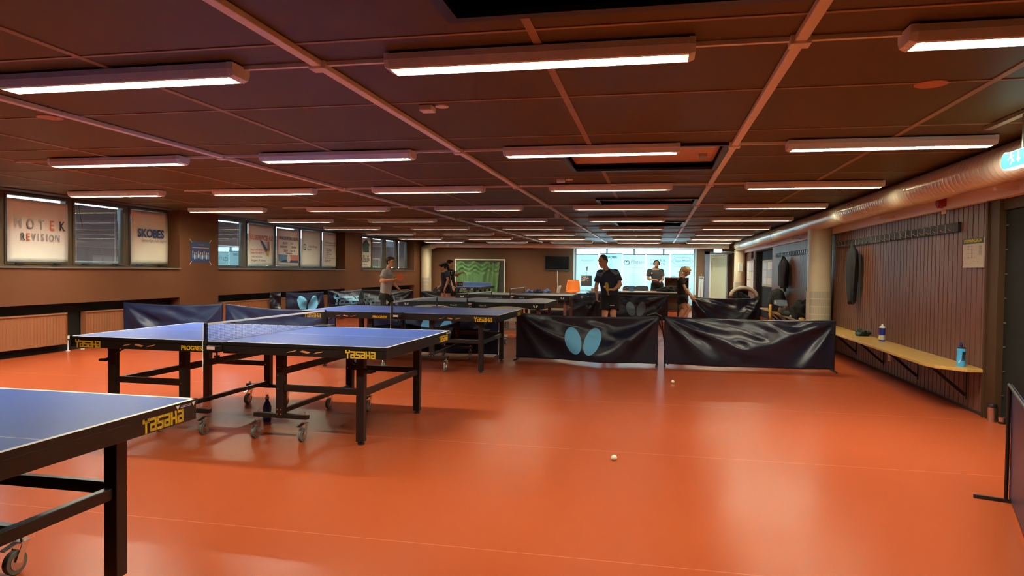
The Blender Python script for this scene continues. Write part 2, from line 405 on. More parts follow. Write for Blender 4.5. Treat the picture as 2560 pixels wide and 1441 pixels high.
# lamps
def make_lamp(kind):
    r = thing('ceiling_lamp', 'x', 'ceiling lamp', (0, 0, 0))
    W = 1.5; z0, z1 = -.085, -.012
    b = MB()
    prof = [(-.085, z1), (-.085, z1 - .03), (-.070, z0 + .004), (-.060, z0), (-.056, z0), (-.056, z0 + .016), (.056, z0 + .016), (.056, z0), (.060, z0), (.070, z0 + .004), (.085, z1 - .03), (.085, z1)]
    b.poly([(-W / 2 + .03, py, pz) for py, pz in prof], (W - .06, 0, 0))
    b.build('housing', 'white', r)
    for sx in (-1, 1):
        e = MB(); x0 = sx * (W / 2 - .03); x1 = sx * W / 2
        ep = [(-.089, z1 + .002), (-.089, z1 - .032), (-.072, z0), (-.05, z0 - .003), (.05, z0 - .003), (.072, z0), (.089, z1 - .032), (.089, z1 + .002)]
        v0 = [(x0, py, pz) for py, pz in ep]; v1 = [(x1, py * .9, pz + (.012 if pz < -.05 else 0)) for py, pz in ep]
        n = len(ep); e.add(v0 + v1, [tuple(range(n)), tuple(range(n, 2 * n))[::-1]] + [(i, n + i, n + (i + 1) % n, (i + 1) % n) for i in range(n)])
        e.build('end_cap', 'white', r)
    MB().box(-W / 2 + .07, W / 2 - .07, -.050, .050, z0 + .0135, z0 + .0155).build('tube_light', 'tube_' + kind, r)
    lv = MB(); n = 38
    for i in range(n + 1):
        x = -W / 2 + .075 + i * (W - .15) / n
        lv.box(x - .0012, x + .0012, -.054, .054, z0 + .001, z0 + .013)
    tag(lv.build('louver', 'louver', r))
    MB().box(-.5, -.46, -.02, .02, z1, 0).box(.46, .5, -.02, .02, z1, 0).build('mount', 'chrome', r)
    return r
LP = {k: make_lamp(k) for k in ('lit', 'mid', 'low', 'cool')}; used = set()
rown = ['nearest row', 'second row', 'third row', 'fourth row', 'fifth row', 'sixth row', 'seventh row', 'second row from back', 'last row at back wall']
coln = ['by the left windows', 'second column from left windows', 'middle column', 'roof hatch column', 'by the right wall duct']
for j in range(9):
    for i in range(5):
        x = -.56 + 2.34 * (i - 3) - (.03 if j == 0 else 0); yy = 3.335 + 2.63 * j
        if j == 0:
            x = {0: -7.6, 1: -5.25, 2: -2.92, 3: -.585, 4: 1.80}[i]
            if i < 2: continue
        kind = ['_CLLL', 'CCLmC', 'CCllm', 'Llllm', 'Llmll', 'mlllm', 'mlmlm', 'Lmmmm', 'LmmmL'][j][i]
        kind = {'L': 'lit', 'C': 'cool', 'm': 'mid', 'l': 'low', '_': 'lit'}[kind]
        if (j, i) == (3, 4): kind = 'lit'
        p = LP[kind]
        o = p if kind not in used else copy_tree(p); used.add(kind)
        o.location = (x, yy, ZC)
        o['label'] = 'long white ceiling tube lamp, %s, %s' % (rown[j], coln[i]); o['group'] = 'ceiling tube lamps in rows'

# small ceiling fittings
def disc(px, py, label):
    p = P(px, py, z=ZC); tag(MB().cyl(p - Vector((0, 0, .006)), p, .085, 24).build('ceiling_cover_disc', 'tan'), label, 'ceiling disc', 'round ceiling discs')
disc(125, 293, 'small round pinkish disc on the ceiling near the top left lamp'); disc(2328, 209, 'small round pinkish disc on the ceiling below the top right lamp')
for (px, py, lb) in ((1072, 266, 'small white square sensor box on the ceiling left of the middle, nearer one'), (1404, 449, 'small white square sensor box on the ceiling under the first hatch with a lid')):
    p = P(px, py, z=ZC); r = wthing('motion_sensor', lb, 'sensor', p, 'ceiling motion sensors')
    MB().box(p.x - .055, p.x + .035, p.y - .05, p.y + .05, ZC - .035, ZC).build('sensor_box', 'white', r, bevel=.006)
    MB().cyl(p + Vector((.09, 0, -.008)), p + Vector((.09, 0, 0)), .045, 20).build('cover_plate', 'tray', r)
p = P(1393, 538, z=ZC - .06)
r = wthing('security_camera', 'small white dome camera hanging from the cable tray, mid ceiling', 'camera', p)
MB().cyl((p.x, p.y, ZC - .034), (p.x, p.y, ZC - .06), .05, 16).build('mount', 'white', r); MB().ell((p.x, p.y, ZC - .075), .05, .05, .04).build('dome', 'white', r, smooth=True)

# ------------------------------------------------ left wall: piers, sill walls, radiator niches, windows
G = [(4.6, 11.55), (12.73, 18.67), (19.87, 24.56)]
wl = MB()
piers = [(YN - .2, 4.6), (11.55, 12.73), (18.67, 19.87), (24.56, YB + .1)]
for a, b in piers: wl.box(-9.4, XL, a, b, 0, ZC)
for a, b in G:
    wl.box(-9.4, XL, a, b, .75, 1.285)
struct('wall_left', wl, 'wall')
nb = MB()
for a, b in G: nb.box(-9.4, -9.0, a, b, 0, .75)
struct('trim_2', nb, 'charcoal')
hd = MB()
for a, b in G: hd.box(-9.4, XL, a, b, ZC - .02, ZC)
struct('trim_3', hd, 'frame')
XW = -9.12
PANES = [[(4.8, 5.8), (5.98, 6.98), (7.16, 8.06 - .03), (8.215, 9.22), (9.395, 10.41), (10.595, 11.50)],
         [(12.86, 13.98), (14.16, 15.20), (15.36, 16.42), (16.57, 17.59), (17.74, 18.58)],
         [(20.0, 21.05), (21.25, 22.2), (22.4, 23.35), (23.55, 24.45)]]
ZG0, ZG1 = 1.375, 2.335
for g, (a, b) in enumerate(G):
    root = thing('window_%d' % (g + 1), None, None); root['kind'] = 'structure'
    f = MB(); f.box(XW - .06, XW + .06, a, b, 1.285, ZG0 - .03).box(XW - .06, XW + .06, a, b, ZG1 + .03, ZC)
    ed = [a] + [v for p_ in PANES[g] for v in p_] + [b]
    for k in range(0, len(ed), 2): f.box(XW - .06, XW + .06, ed[k] - (0 if k == 0 else -.028), ed[k + 1] + (0 if k == len(ed) - 2 else -.028), ZG0 - .03, ZG1 + .03)
    f.build('window_frame', 'frame', root, bevel=.004)
    MB().box(XW, XL + .03, a - .0, b + .0, 1.285, 1.305).build('window_sill', 'sill', root)
    for (c, d) in PANES[g]:
        s_ = MB().box(XW - .03, XW + .075, c - .035, c, ZG0 - .035, ZG1 + .035).box(XW - .03, XW + .075, d, d + .035, ZG0 - .035, ZG1 + .035).box(XW - .03, XW + .075, c, d, ZG0 - .035, ZG0).box(XW - .03, XW + .075, c, d, ZG1, ZG1 + .035)
        s_.build('sash', 'frame', root, bevel=.003)
        MB().box(XW + .02, XW + .024, c, d, ZG0, ZG1).build('pane', 'glass', root)
        h_ = MB().box(XW + .075, XW + .10, c + .12, c + .24, ZG0 - .03, ZG0 - .015).box(XW + .075, XW + .10, d - .24, d - .12, ZG0 - .03, ZG0 - .015); h_.build('latch', 'black', root)

struct('outside_daylight_block', MB().box(-11.2, -10.7, 2, 27, -.1, 2.25), mat('daylight_block_dark', L(.05, .065, .06), .9, bump=.4, bscale=12, vary=.5, vscale=8))  # added slab outside, coloured dark to cut daylight through the left windows
# venetian blinds between the panes
def blind(c, d, zb, lb, tilt=1.15):
    r = wthing('venetian_blind', lb, 'blind', (XW - .005, (c + d) / 2, ZG1), 'venetian blinds')
    q = MB(); z = ZG1 - .035; x = XW - .006
    while z > zb:
        dx, dz = .0125 * math.cos(tilt), .0125 * math.sin(tilt)
        q.add([(x - dx, c + .012, z + dz), (x + dx, c + .012, z - dz), (x + dx, d - .03, z - dz), (x - dx, d - .03, z + dz)], [(0, 1, 2, 3)])
        z -= .021
    q.build('slats', 'slat', r)
    t = MB()
    for yy in (c + .09, d - .11): t.box(x + .014, x + .016, yy - .003, yy + .003, zb, ZG1)
    t.build('cord', 'white', r)
    MB().box(x - .012, x + .012, c + .01, d - .02, zb - .012, zb).build('bottom_rail', 'white', r)
    MB().tube([(XW + .04, c + .1, ZG1 - .02), (XW + .05, c + .17, ZG1 - .38)], .004, 6).build('wand', 'black', r)
blind(9.395, 10.41, ZG0 + .03, 'closed venetian blind in the window between the two big lettered banners at far left')
blind(12.86, 13.98, 1.80, 'half-lowered venetian blind right of the team poster, bare glass below it')
blind(21.25, 22.2, ZG0 + .03, 'pale venetian blind beside the house-drawing banner')
blind(22.4, 23.35, ZG0 + .03, 'pale venetian blind behind the head of the grey-shirted player', 1.05)
blind(23.55, 24.45, ZG0 + .03, 'pale venetian blind in the window nearest the far left column', 1.0)

# printed banners hung inside the left windows
def wbanner(c, d, z0, z1, lb, bow=.008, x=XW + .10, m='bannerw'):
    c -= .022; d += .022
    r = wthing('window_banner', lb, 'banner', (x, (c + d) / 2, z0), 'banners hung in the left windows')
    q = MB(); n, mm = 10, 14
    f = lambda u, v: (x - .012 + bow * math.sin(PI * u) * (1 - .4 * v), c + (d - c) * (u + .012 * math.sin(PI * v) * (1 if u > .5 else .4)), z0 + (z1 - z0) * v)
    q.add([f(i / n, j / mm) for j in range(mm + 1) for i in range(n + 1)], [(j * (n + 1) + i, j * (n + 1) + i + 1, (j + 1) * (n + 1) + i + 1, (j + 1) * (n + 1) + i) for j in range(mm) for i in range(n)])
    o = q.build('banner_cloth', m, r, smooth=True, solid=.002)
    return r, x + bow + .004
def wt(r, x, s_, size, yy, z, m, **k): return text(s_, size, (x, yy, z), LEFTW, m, r, **k)
r, x = wbanner(8.222, 9.215, 1.38, 2.29, 'white window banner with two lines of spaced grey, red and black capitals')
for ch, yy, m in (('M', 8.36, 'ink_g'), ('O', 8.56, 'ink_g'), ('T', 8.745, 'ink_g'), ('E', 8.925, 'ink_r'), ('K', 9.11, 'ink_k')): wt(r, x, ch, .205, yy, 1.925, m, bold=0 if ch == 'M' else .002, sx=.78)
for ch, yy, m in (('R', 8.43, 'ink_k'), ('E', 8.52, 'ink_r'), ('V', 8.61, 'ink_g'), ('I', 8.69, 'ink_g'), ('S', 8.765, 'ink_g'), ('I', 8.84, 'ink_g'), ('O', 8.92, 'ink_g'), ('N', 9.03, 'ink_g')): wt(r, x, ch, .155, yy, 1.735, m, bold=.002, sx=.72)
r, x = wbanner(10.60, 11.49, 1.385, 2.325, 'white window banner with bold dark blue capitals and a small handwritten line below')
wt(r, x, 'SKOBES', .205, 11.05, 1.92, 'ink_b', bold=.006, sx=.95); wt(r, x, 'Personligt hela vägen', .075, 11.12, 1.80, 'ink_g', shear=.35)
r, x = wbanner(14.18, 15.18, 1.385, 2.33, 'window banner with red capitals and a photo of blue and brown cable ends')
wt(r, x, 'ELSERVICE AB', .155, 14.69, 2.02, 'ink_r', bold=.002)
wt(r, x, 'Magnus 070-598 20 10', .068, 14.5, 1.74, 'ink_r', sx=.9); wt(r, x, 'Anders 073-449 37 37', .068, 14.5, 1.67, 'ink_r', sx=.9); wt(r, x, 'www.elservice.se', .06, 14.48, 1.58, 'ink_g'); wt(r, x, 'Borggatan 38 Vadstena', .065, 14.55, 1.50, 'ink_brown')
MB().poly([(x, 14.62, 1.98), (x, 14.72, 1.94), (x, 14.93, 1.75), (x, 14.86, 1.70)], (.003, 0, 0)).build('cable_picture', 'ink_b', r)
MB().poly([(x, 14.94, 1.95), (x, 15.00, 1.95), (x, 15.02, 1.73), (x, 14.96, 1.72)], (.003, 0, 0)).build('cable_picture', 'ink_brown', r)
MB().poly([(x, 14.88, 1.72), (x, 15.0, 1.74), (x, 14.97, 1.60), (x, 14.9, 1.62)], (.003, 0, 0)).build('cable_picture', 'gold', r)
r, x = wbanner(15.38, 16.40, 1.385, 2.30, 'window banner with dark capitals above a blue and red photo of a ball')
wt(r, x, 'PINGIS FÖR ALLA!', .115, 15.90, 2.06, 'ink_brown', bold=.002)
for a_, s_, yy, z in ((0, 'BREDD', 15.72, 1.94), (0, 'ELIT', 16.05, 1.94), (0, 'UNGDOM', 15.65, 1.85), (0, 'SENIOR', 16.15, 1.85), (0, 'TJEJER', 15.75, 1.76), (0, 'KILLAR', 16.1, 1.76)): wt(r, x, s_, .075, yy, z, 'ink_brown')
wt(r, x, 'www.pingis.nu', .05, 15.9, 1.70, 'ink_brown')
MB().box(x, x + .002, 15.42, 15.88, 1.50, 1.66).build('photo_print', 'photo_b', r); MB().box(x, x + .002, 15.88, 16.36, 1.50, 1.66).build('photo_print', 'photo_r', r)
MB().poly([(x + .001, 15.42, 1.47), (x + .001, 15.7, 1.53), (x + .001, 16.0, 1.52), (x + .001, 16.36, 1.52), (x + .001, 16.36, 1.465)], (.002, 0, 0)).build('photo_print', 'ink_b', r)
MB().cyl((x + .002, 15.88, 1.565), (x + .005, 15.88, 1.565), .1, 28).build('photo_print', 'paper', r); wt(r, x + .004, '@', .12, 15.88, 1.565, 'ink_b')
r, x = wbanner(16.59, 17.57, 1.385, 2.325, 'plain pale window banner with a small square blue emblem left of grey lettering', bow=.016)
MB().box(x, x + .002, 16.64, 16.74, 1.81, 1.96).build('emblem', 'ink_b', r); MB().box(x + .0005, x + .003, 16.665, 16.72, 1.84, 1.93).build('emblem', 'paper', r); MB().box(x + .001, x + .004, 16.68, 16.705, 1.86, 1.90).build('emblem', 'ink_r', r)
wt(r, x, 'Länsförsäkringar', .085, 17.13, 1.91, 'ink_g', sx=.85, shear=.1); wt(r, x, 'Östgöta', .085, 16.93, 1.83, 'ink_g', sx=.85, shear=.1)
r, x = wbanner(17.76, 18.56, 1.385, 2.325, 'pale window banner with two dark rules and a short text list, beside the second pier')
wt(r, x, 'MOTALA Redovisning & Råd, AB', .055, 18.16, 2.05, 'ink_brown', sx=.8)
MB().box(x, x + .002, 17.82, 18.50, 1.975, 1.985).box(x, x + .002, 17.82, 18.50, 1.615, 1.625).build('rule', 'ink_brown', r)
for s_, z in (('Skatterådgivning', 1.88), ('Affärsutveckling', 1.83), ('Bokföring', 1.78), ('Hjälp vid bokslut', 1.73), ('Deklaration', 1.68)): wt(r, x, s_, .045, 17.93, z, 'ink_brown', ax='LEFT')
wt(r, x, 'Adr. Storgatan, Motala', .04, 17.83, 1.56, 'ink_brown', ax='LEFT'); wt(r, x, 'Tel. 0141-21 16 11', .04, 17.83, 1.52, 'ink_brown', ax='LEFT')
r, x = wbanner(20.02, 21.03, 1.385, 2.31, 'tall pale window banner with a dark green drawing of a house above dark capitals')
MB().poly([(x, 20.42, 1.86), (x, 20.86, 1.86), (x, 20.86, 2.08), (x, 20.95, 2.08), (x, 20.66, 2.27), (x, 20.36, 2.08), (x, 20.42, 2.08)], (.003, 0, 0)).box(x, x + .003, 20.45, 20.52, 1.70, 1.76).box(x, x + .003, 20.76, 20.83, 1.70, 1.76).build('house_print', 'dgreen', r)
wt(r, x, 'ENATAK.NU', .14, 20.52, 1.63, 'ink_k', sx=1.1); wt(r, x, 'TAK, RENOVERING MM', .06, 20.52, 1.56, 'ink_k'); wt(r, x, '070-25 tak@enatak.nu', .05, 20.52, 1.48, 'ink_g')

# team poster taped to the first pier
r = wthing('team_poster', 'dark blue poster of a standing team taped on the brown pier between window groups', 'poster', (XL + .005, 12.15, 1.4))
x = XL + .006
MB().box(XL + .001, x, 11.87, 12.45, 1.42, 1.83).build('poster_sheet', 'ink_b', r)
MB().box(x, x + .001, 11.90, 12.42, 1.70, 1.715).build('stripe', 'tan', r)
for k in range(9):
    yy = 11.92 + k * .058 + (.01 if k > 6 else 0); zz = 1.60 + .02 * ((k * 5) % 3 == 0)
    q = MB().ell((x, yy, zz), .002, .017, .024, nu=10, nv=6); q.build('player_head_print', 'skin', r)
    MB().ell((x, yy, zz - .07), .002, .028, .055, nu=10, nv=6).build('player_shirt_print', ('photo_b', 'palegrey')[k % 2], r)
text('LAGET 23/24', .03, (x + .001, 12.16, 1.765), LEFTW, 'tan', r)
tp = MB()
for yy, zz, s_ in ((11.86, 1.84, 1), (12.46, 1.84, -1), (11.86, 1.41, -1), (12.46, 1.41, 1)): tp.poly([(x, yy - .03, zz + .03 * s_ - .008), (x, yy - .03, zz + .03 * s_ + .008), (x, yy + .03, zz - .03 * s_ + .008), (x, yy + .03, zz - .03 * s_ - .008)], (.001, 0, 0))
tp.build('tape', 'paper', r)

# radiators in the niches
def radiator(y0, y1, lb, z0=.12, z1=.60):
    r = wthing('radiator', lb, 'radiator', (-8.92, (y0 + y1) / 2, 0), 'wall radiators in the niches')
    q = MB(); n = int((y1 - y0) / .055)
    for k in range(n): a = y0 + (y1 - y0) * k / n; d = (y1 - y0) / n; q.poly([(-8.955, a, z0 + .02), (-8.875, a, z0 + .02), (-8.868, a + d * .35, z0 + .02), (-8.868, a + d * .65, z0 + .02), (-8.875, a + d, z0 + .02), (-8.955, a + d, z0 + .02)], (0, 0, z1 - z0 - .04))
    q.build('panel', 'rad', r)
    MB().box(-8.97, -8.855, y0 - .01, y1 + .01, z1 - .022, z1).build('top_grille', 'rad', r, bevel=.004)
    MB().box(-8.96, -8.862, y0, y1, z0, z0 + .022).build('bottom_rail', 'rad', r)
    MB().box(-8.962, -8.862, y0 - .012, y0, z0, z1 - .01).box(-8.962, -8.862, y1, y1 + .012, z0, z1 - .01).build('side_plate', 'rad', r)
    MB().cyl((-8.91, y1 + .07, 0), (-8.91, y1 + .07, z0 + .05), .008, 10).cyl((-8.91, y1, z0 + .04), (-8.91, y1 + .07, z0 + .04), .009, 10).build('pipe', 'white', r)
    MB().cyl((-8.90, y1 + .07, z0 + .07), (-8.90, y1 + .07, z0 + .12), .022, 14).build('thermostat_knob', 'white', r)
    MB().cyl((-8.91, y1 + .07, 0), (-8.91, y1 + .07, .006), .03, 16).cyl((-8.91, y1 + .35, 0), (-8.91, y1 + .35, .006), .03, 16).build('floor_collar', 'white', r)
radiator(6.0, 9.04, 'long brown radiator at the far left edge under the stencil-lettered banner')
radiator(9.42, 11.1, 'brown radiator partly behind the navy barriers under the blue-lettered banner')
radiator(12.95, 16.0, 'brown radiator behind the left barriers below the half-lowered blind')
radiator(16.4, 18.3, 'brown radiator showing between the two folded barriers on the left')
radiator(20.8, 24.2, 'brown radiator under the last window group, seen past the grey-shirted player')

# ------------------------------------------------ right wall
wr = MB(); pitch = .113
def planks(y0, y1, z0=.03, z1=2.03):
    n = max(1, round((y1 - y0) / pitch)); d = (y1 - y0) / n
    for k in range(n): wr.box(XR, XR + .02, y0 + k * d + .008, y0 + (k + 1) * d - .008, z0, z1)
planks(7.26, 19.5); planks(22.7, YB - .05)
wr.box(XR + .02, XR + .5, 7.26, 19.5, 0, ZC, 1); wr.box(XR + .02, XR + .5, 22.7, YB + .1, 0, ZC, 1); wr.box(XR + .18, XR + .5, 19.5, 22.7, 0, ZC, 2)
wr.box(XR, XR + .2, 19.5, 22.7, 2.0, ZC, 2)
struct('wall_right', wr, ['plank', 'gap', 'charcoal'])
struct('trim_4', MB().box(XR - .012, XR + .3, 7.04, 7.26, 0, 2.03).box(XR - .03, XR + .0, 7.225, 7.262, 0, 2.03), 'trim', bevel=.003)
struct('wall_right_front', MB().box(XR + .045, XR + .5, YN - .2, 7.04, 0, ZC), 'charcoal')
struct('trim_5', MB().box(XR + .02, XR + .05, -2, 7.04, 1.93, 2.03), 'trim')
sb = MB()
for k in range(9): sb.cyl((XR + .03, 7.0, .25 + k * .22), (XR + .045, 7.0, .25 + k * .22), .007, 8)
struct('trim_6', sb, 'steel')
struct('beam_right', MB().box(XR - .06, XR + .3, YN, YB, 2.03, ZC), 'beam')
struct('baseboard_right', MB().box(XR - .004, XR, 7.26, 19.5, 0, .03), 'gap')
struct('trim_7', MB().box(XR + .02, XR + .18, 19.44, 19.5, 0, 2.0).box(XR + .02, XR + .18, 22.62, 22.7, 0, 2.0), 'blackm')

# spiral duct along the right wall
def spiral(a, b, r, step=.09):
    a = Vector(a); b = Vector(b); n = int((b - a).length / step); d = (b - a).normalized(); q = MB(); pr = []
    for k in range(n):
        for t, rr in ((0, r), (.82, r), (.86, r + .0012), (.96, r + .0012), (1, r)): pr.append(((k + t) * step, rr))
    X = d.cross(Vector((0, 0, 1))).normalized(); Y = Vector((0, 0, 1)); N = 40; vs = []; fs = []
    for l, rr in pr: vs += [a + d * l + rr * (X * math.cos(2 * PI * i / N) + Y * math.sin(2 * PI * i / N)) for i in range(N)]
    for j in range(len(pr) - 1): fs += [(j * N + i, j * N + (i + 1) % N, (j + 1) * N + (i + 1) % N, (j + 1) * N + i) for i in range(N)]
    q.add(vs, fs); q.add(vs[:N], [tuple(range(N))]); q.add(vs[-N:], [tuple(range(N))])
    return q
r = wthing('spiral_air_duct', 'long glossy round air duct running under the ceiling along the right wall', 'air duct', (2.79, 12, 2.247))
spiral((2.79, -1.5, 2.247), (2.79, 24.6, 2.247), .150).build('duct_pipe', 'duct', r, smooth='auto')
for yy in (2.2, 5.2, 8.2, 11.2, 14.2, 17.2, 20.2, 23.2): MB().cyl((2.79, yy, 2.247), (2.79, yy + .05, 2.247), .1535, 36).build('joint_band', 'duct', r, smooth='auto')
MB().cyl((2.79, 24.55, 2.247), (2.79, 24.75, 2.247), .158, 36).build('end_cap', 'duct', r, smooth='auto')
for yy in (6.6, 9.7, 15.5, 18.9): MB().box(2.82, XR - .061, yy, yy + .05, 2.06, 2.085).build('bracket', 'beam', r)
r = wthing('back_wall_air_duct', 'grey-brown round air duct crossing the top of the back wall', 'air duct', (-3, 25.4, 2.28))
spiral((-8.25, 25.5, 2.292), (2.62, 25.5, 2.292), .11, .12).build('duct_pipe', 'beam', r, smooth='auto')
MB().cap((-8.68, 25.3, 2.12), (-8.25, 25.5, 2.29), .12, .113).build('elbow', 'colm', r, smooth=True)
MB().cyl((-7.75, 25.36, 2.29), (-7.75, 25.42, 2.29), .07, 20).build('valve', 'steel', r, smooth='auto')

# displacement-air columns
def air_column(x, y, top, lb, w=.36, dd=.34):
    r = wthing('air_supply_column', lb, 'air column', (x, y, 0), 'beige air supply columns')
    def prof(w, d, z0, z1):
        pts = [(x + w / 2, y + d / 2), (x - w / 2, y + d / 2)]
        for k in range(9): t = PI * k / 8; pts.append((x - w / 2 * math.cos(t), y - d * .15 - d * .35 * math.sin(t)))
        return MB().poly([(a, b, z0) for a, b in pts], (0, 0, z1 - z0))
    prof(w, dd, 1.03, top).build('upper_casing', 'colm', r, smooth='auto')
    prof(w * 1.03, dd * 1.04, 0, 1.03).build('lower_casing', 'colm', r, smooth='auto')
    h = MB(); ww = w * 1.03; d2 = dd * 1.04
    for j in range(7):
        z = .10 + j * .135
        for i in range(30):
            t = PI * (.10 + .80 * i / 29); cx = x - ww / 2 * math.cos(t); cy = y - d2 * .15 - d2 * .35 * math.sin(t)
            nrm = Vector((-math.cos(t), -math.sin(t) * .9, 0)).normalized(); tg = Vector((-nrm.y, nrm.x, 0)) * .0035
            c0 = Vector((cx, cy, z)) + nrm * .0015
            h.add([c0 - tg, c0 + tg, c0 + tg + Vector((0, 0, .115)), c0 - tg + Vector((0, 0, .115))], [(0, 1, 2, 3)])
    h.build('perforated_grille', 'ink_g', r)
air_column(2.84, 13.0, 2.12, 'tall beige air column against the planked right wall behind the nearest barriers')
air_column(2.87, 24.95, 2.12, 'tall beige air column in the far right corner beside the pale door')
air_column(-8.60, 25.3, 2.14, 'tall yellowish air column in the far left corner', .34, .34)

# ------------------------------------------------ back wall with the big window and door
WX0, WX1, WZ0, WZ1 = -2.96, 1.42, .52, 2.19
DX0, DX1 = 1.93, 2.52
wb = MB(); wb.box(-9.4, WX0, YB, YB + .2, 0, ZC).box(WX0, WX1, YB, YB + .2, 0, WZ0).box(WX0, WX1, YB, YB + .2, WZ1, ZC).box(WX1, DX0, YB, YB + .2, 0, ZC).box(DX0, DX1, YB, YB + .2, 2.0, ZC).box(DX1, 3.6, YB, YB + .2, 0, ZC)
struct('wall_back', wb, 'back_wall')
struct('wall_front', MB().box(-9.4, 3.6, YN - .2, YN, 0, ZC), 'wall')
root = thing('window_4', None, None); root['kind'] = 'structure'
f = MB().box(WX0, WX0 + .06, YB + .02, YB + .12, WZ0, WZ1).box(WX1 - .06, WX1, YB + .02, YB + .12, WZ0, WZ1).box(WX0, WX1, YB + .02, YB + .12, WZ0, WZ0 + .05).box(WX0, WX1, YB + .02, YB + .12, WZ1 - .02, WZ1)
xs = [P(px, 630, y=26.05).x for px in (1517.5, 1585.5, 1659)]
for x in xs: f.box(x - .035, x + .035, YB + .02, YB + .12, WZ0, WZ1)
f.build('window_frame', 'ink_g', root)
ed = [WX0 + .06] + xs + [WX1 - .06]
for a, b in zip(ed, ed[1:]): MB().box(a, b, YB + .06, YB + .065, WZ0, WZ1).build('pane', 'glass', root)
MB().box(WX0 - .05, WX1 + .05, YB - .03, YB, WZ0 - .02, WZ0).build('window_sill', 'sill', root)
MB().box(WX0 - .05, WX0, YB - .02, YB, WZ0, WZ1).box(WX1, WX1 + .05, YB - .02, YB, WZ0, WZ1).build('window_casing', 'white', root)

# roll-up banners in front of the back window
def rollup(a, b, ztop, lb, z0=.16, y=25.35):
    x0 = P(a, 650, y=y).x; x1 = P(b, 650, y=y).x; c = (x0 + x1) / 2
    r = wthing('rollup_banner', lb, 'banner', (c, y, 0), 'roll-up banners in front of the back window')
    MB().box(x0, x1, y - .002, y + .002, z0, ztop).build('banner_sheet', 'bannert', r)
    MB().box(x0 - .01, x1 + .01, y - .012, y + .014, ztop, ztop + .025).build('top_rail', 'dgrey_f', r)
    MB().cyl((c, y + .03, .07), (c, y + .03, ztop + .01), .009, 8).build('pole', 'ink_g', r)
    MB().box(x0 - .01, x1 + .01, y - .09, y + .09, 0, z0).build('base_cassette', 'dgrey_f', r)
    return r, c, y - .004, x1 - x0
def ft(r, c, y, s_, size, dx, z, m, **k): return text(s_, size, (c + dx, y, z), FRONT, m, r, **k)
rnd = random.Random(5)
def greek(r, c, y, z0, n, wd, m='ink_g', size=.042, dx=0, pool=('Välkommen till oss', 'Rådgivning och service', 'Butik och verkstad', 'Bokföring och bokslut', 'Skatter och deklaration', 'Kontakta oss redan idag')):
    for k in range(n): ft(r, c, y, pool[k % len(pool)], size, dx, z0 - k * size * 1.35, m, sx=wd)
r, c, y, wd = rollup(1441, 1495, 1.945, 'leftmost backlit roll-up banner, with a grey square holding white capitals')
ft(r, c, y, 'Aspensalen', .13, 0, 1.74, 'ink_g', shear=.4, sx=.8)
MB().box(c - .28, c + .28, y, y + .002, 1.84, 1.846).box(c - .28, c + .28, y, y + .002, 1.63, 1.636).build('rule', 'ink_g', r)
MB().poly([(c - .06, y, 1.52), (c, y, 1.50), (c + .05, y, 1.53), (c + .01, y, 1.34), (c - .01, y, 1.34)], (0, .002, 0)).build('emblem', 'ink_g', r)
ft(r, c, y, 'LUNCH & CAFÉ', .07, 0, 1.28, 'ink_g')
MB().box(c - .21, c + .18, y, y + .002, .79, 1.18).build('logo_square', 'dgrey_f', r); ft(r, c, y - .003, 'CHILL', .11, -.08, 1.11, 'paper', bold=.003); ft(r, c, y - .003, 'OUT.', .11, -.1, 1.01, 'paper', bold=.003)
ft(r, c, y, 'samarbete med', .11, .02, .63, 'ink_g'); ft(r, c, y, 'Team Motala', .11, .02, .50, 'ink_g')
r, c, y, wd = rollup(1500, 1555, 1.975, 'backlit roll-up banner right behind the head of the man in navy')
ft(r, c, y, 'SKOBES', .11, .04, 1.85, 'ink_b', bold=.004, sx=.9)
greek(r, c, y, 1.68, 9, .8, dx=.06)
r, c, y, wd = rollup(1557, 1613, 1.945, 'middle backlit roll-up banner with a blue double-arch emblem beside large grey letters')
e = MB()
for dx in (-.30, -.22):
    pts = []
    for k in range(10): t = PI * k / 9; pts.append((c + dx + .05 * math.cos(t), y, 1.68 + .055 * math.sin(t)))
    for p0, p1 in zip(pts, pts[1:]): e.bar(p0, p1, .022, .004, up=(0, 1, 0))
e.box(c - .36, c - .16, y - .001, y + .001, 1.60, 1.625).box(c - .36, c - .335, y - .001, y + .001, 1.61, 1.68).box(c - .185, c - .16, y - .001, y + .001, 1.61, 1.68)
e.build('emblem', 'ink_b', r)
ft(r, c, y, 'Platen', .21, .12, 1.69, 'ink_g', sx=.9); ft(r, c, y, 'www.platen.se', .085, .05, 1.50, 'ink_g')
greek(r, c, y, 1.27, 5, .8, size=.045); greek(r, c, y, .95, 4, .8, size=.045)
r, c, y, wd = rollup(1616, 1673, 1.945, 'backlit roll-up banner behind the man wearing headphones, spaced dark capitals on top')
for ch, dx, m in (('M', -.23, 'ink_g'), ('O', -.10, 'ink_g'), ('T', .01, 'ink_g'), ('E', .11, 'ink_b'), ('K', .23, 'ink_k')): ft(r, c, y, ch, .13, dx, 1.75, m)
ft(r, c, y, 'REVISION', .11, 0, 1.62, 'ink_b', sp=1.1); greek(r, c, y, 1.46, 8, .6, size=.05)
r, c, y, wd = rollup(1677, 1735, 1.975, 'rightmost backlit roll-up banner with a pointed frame around slanted lettering')
fr = [(-.37, 1.73), (-.22, 1.86), (.22, 1.86), (.37, 1.73), (.22, 1.61), (-.22, 1.61), (-.37, 1.73)]
e = MB()
for p0, p1 in zip(fr, fr[1:]): e.bar((c + p0[0], y, p0[1]), (c + p1[0], y, p1[1]), .012, .003, up=(0, 1, 0))
e.build('emblem', 'ink_g', r); ft(r, c, y, 'Team Motala', .125, 0, 1.735, 'ink_b', shear=.35, sx=.85)
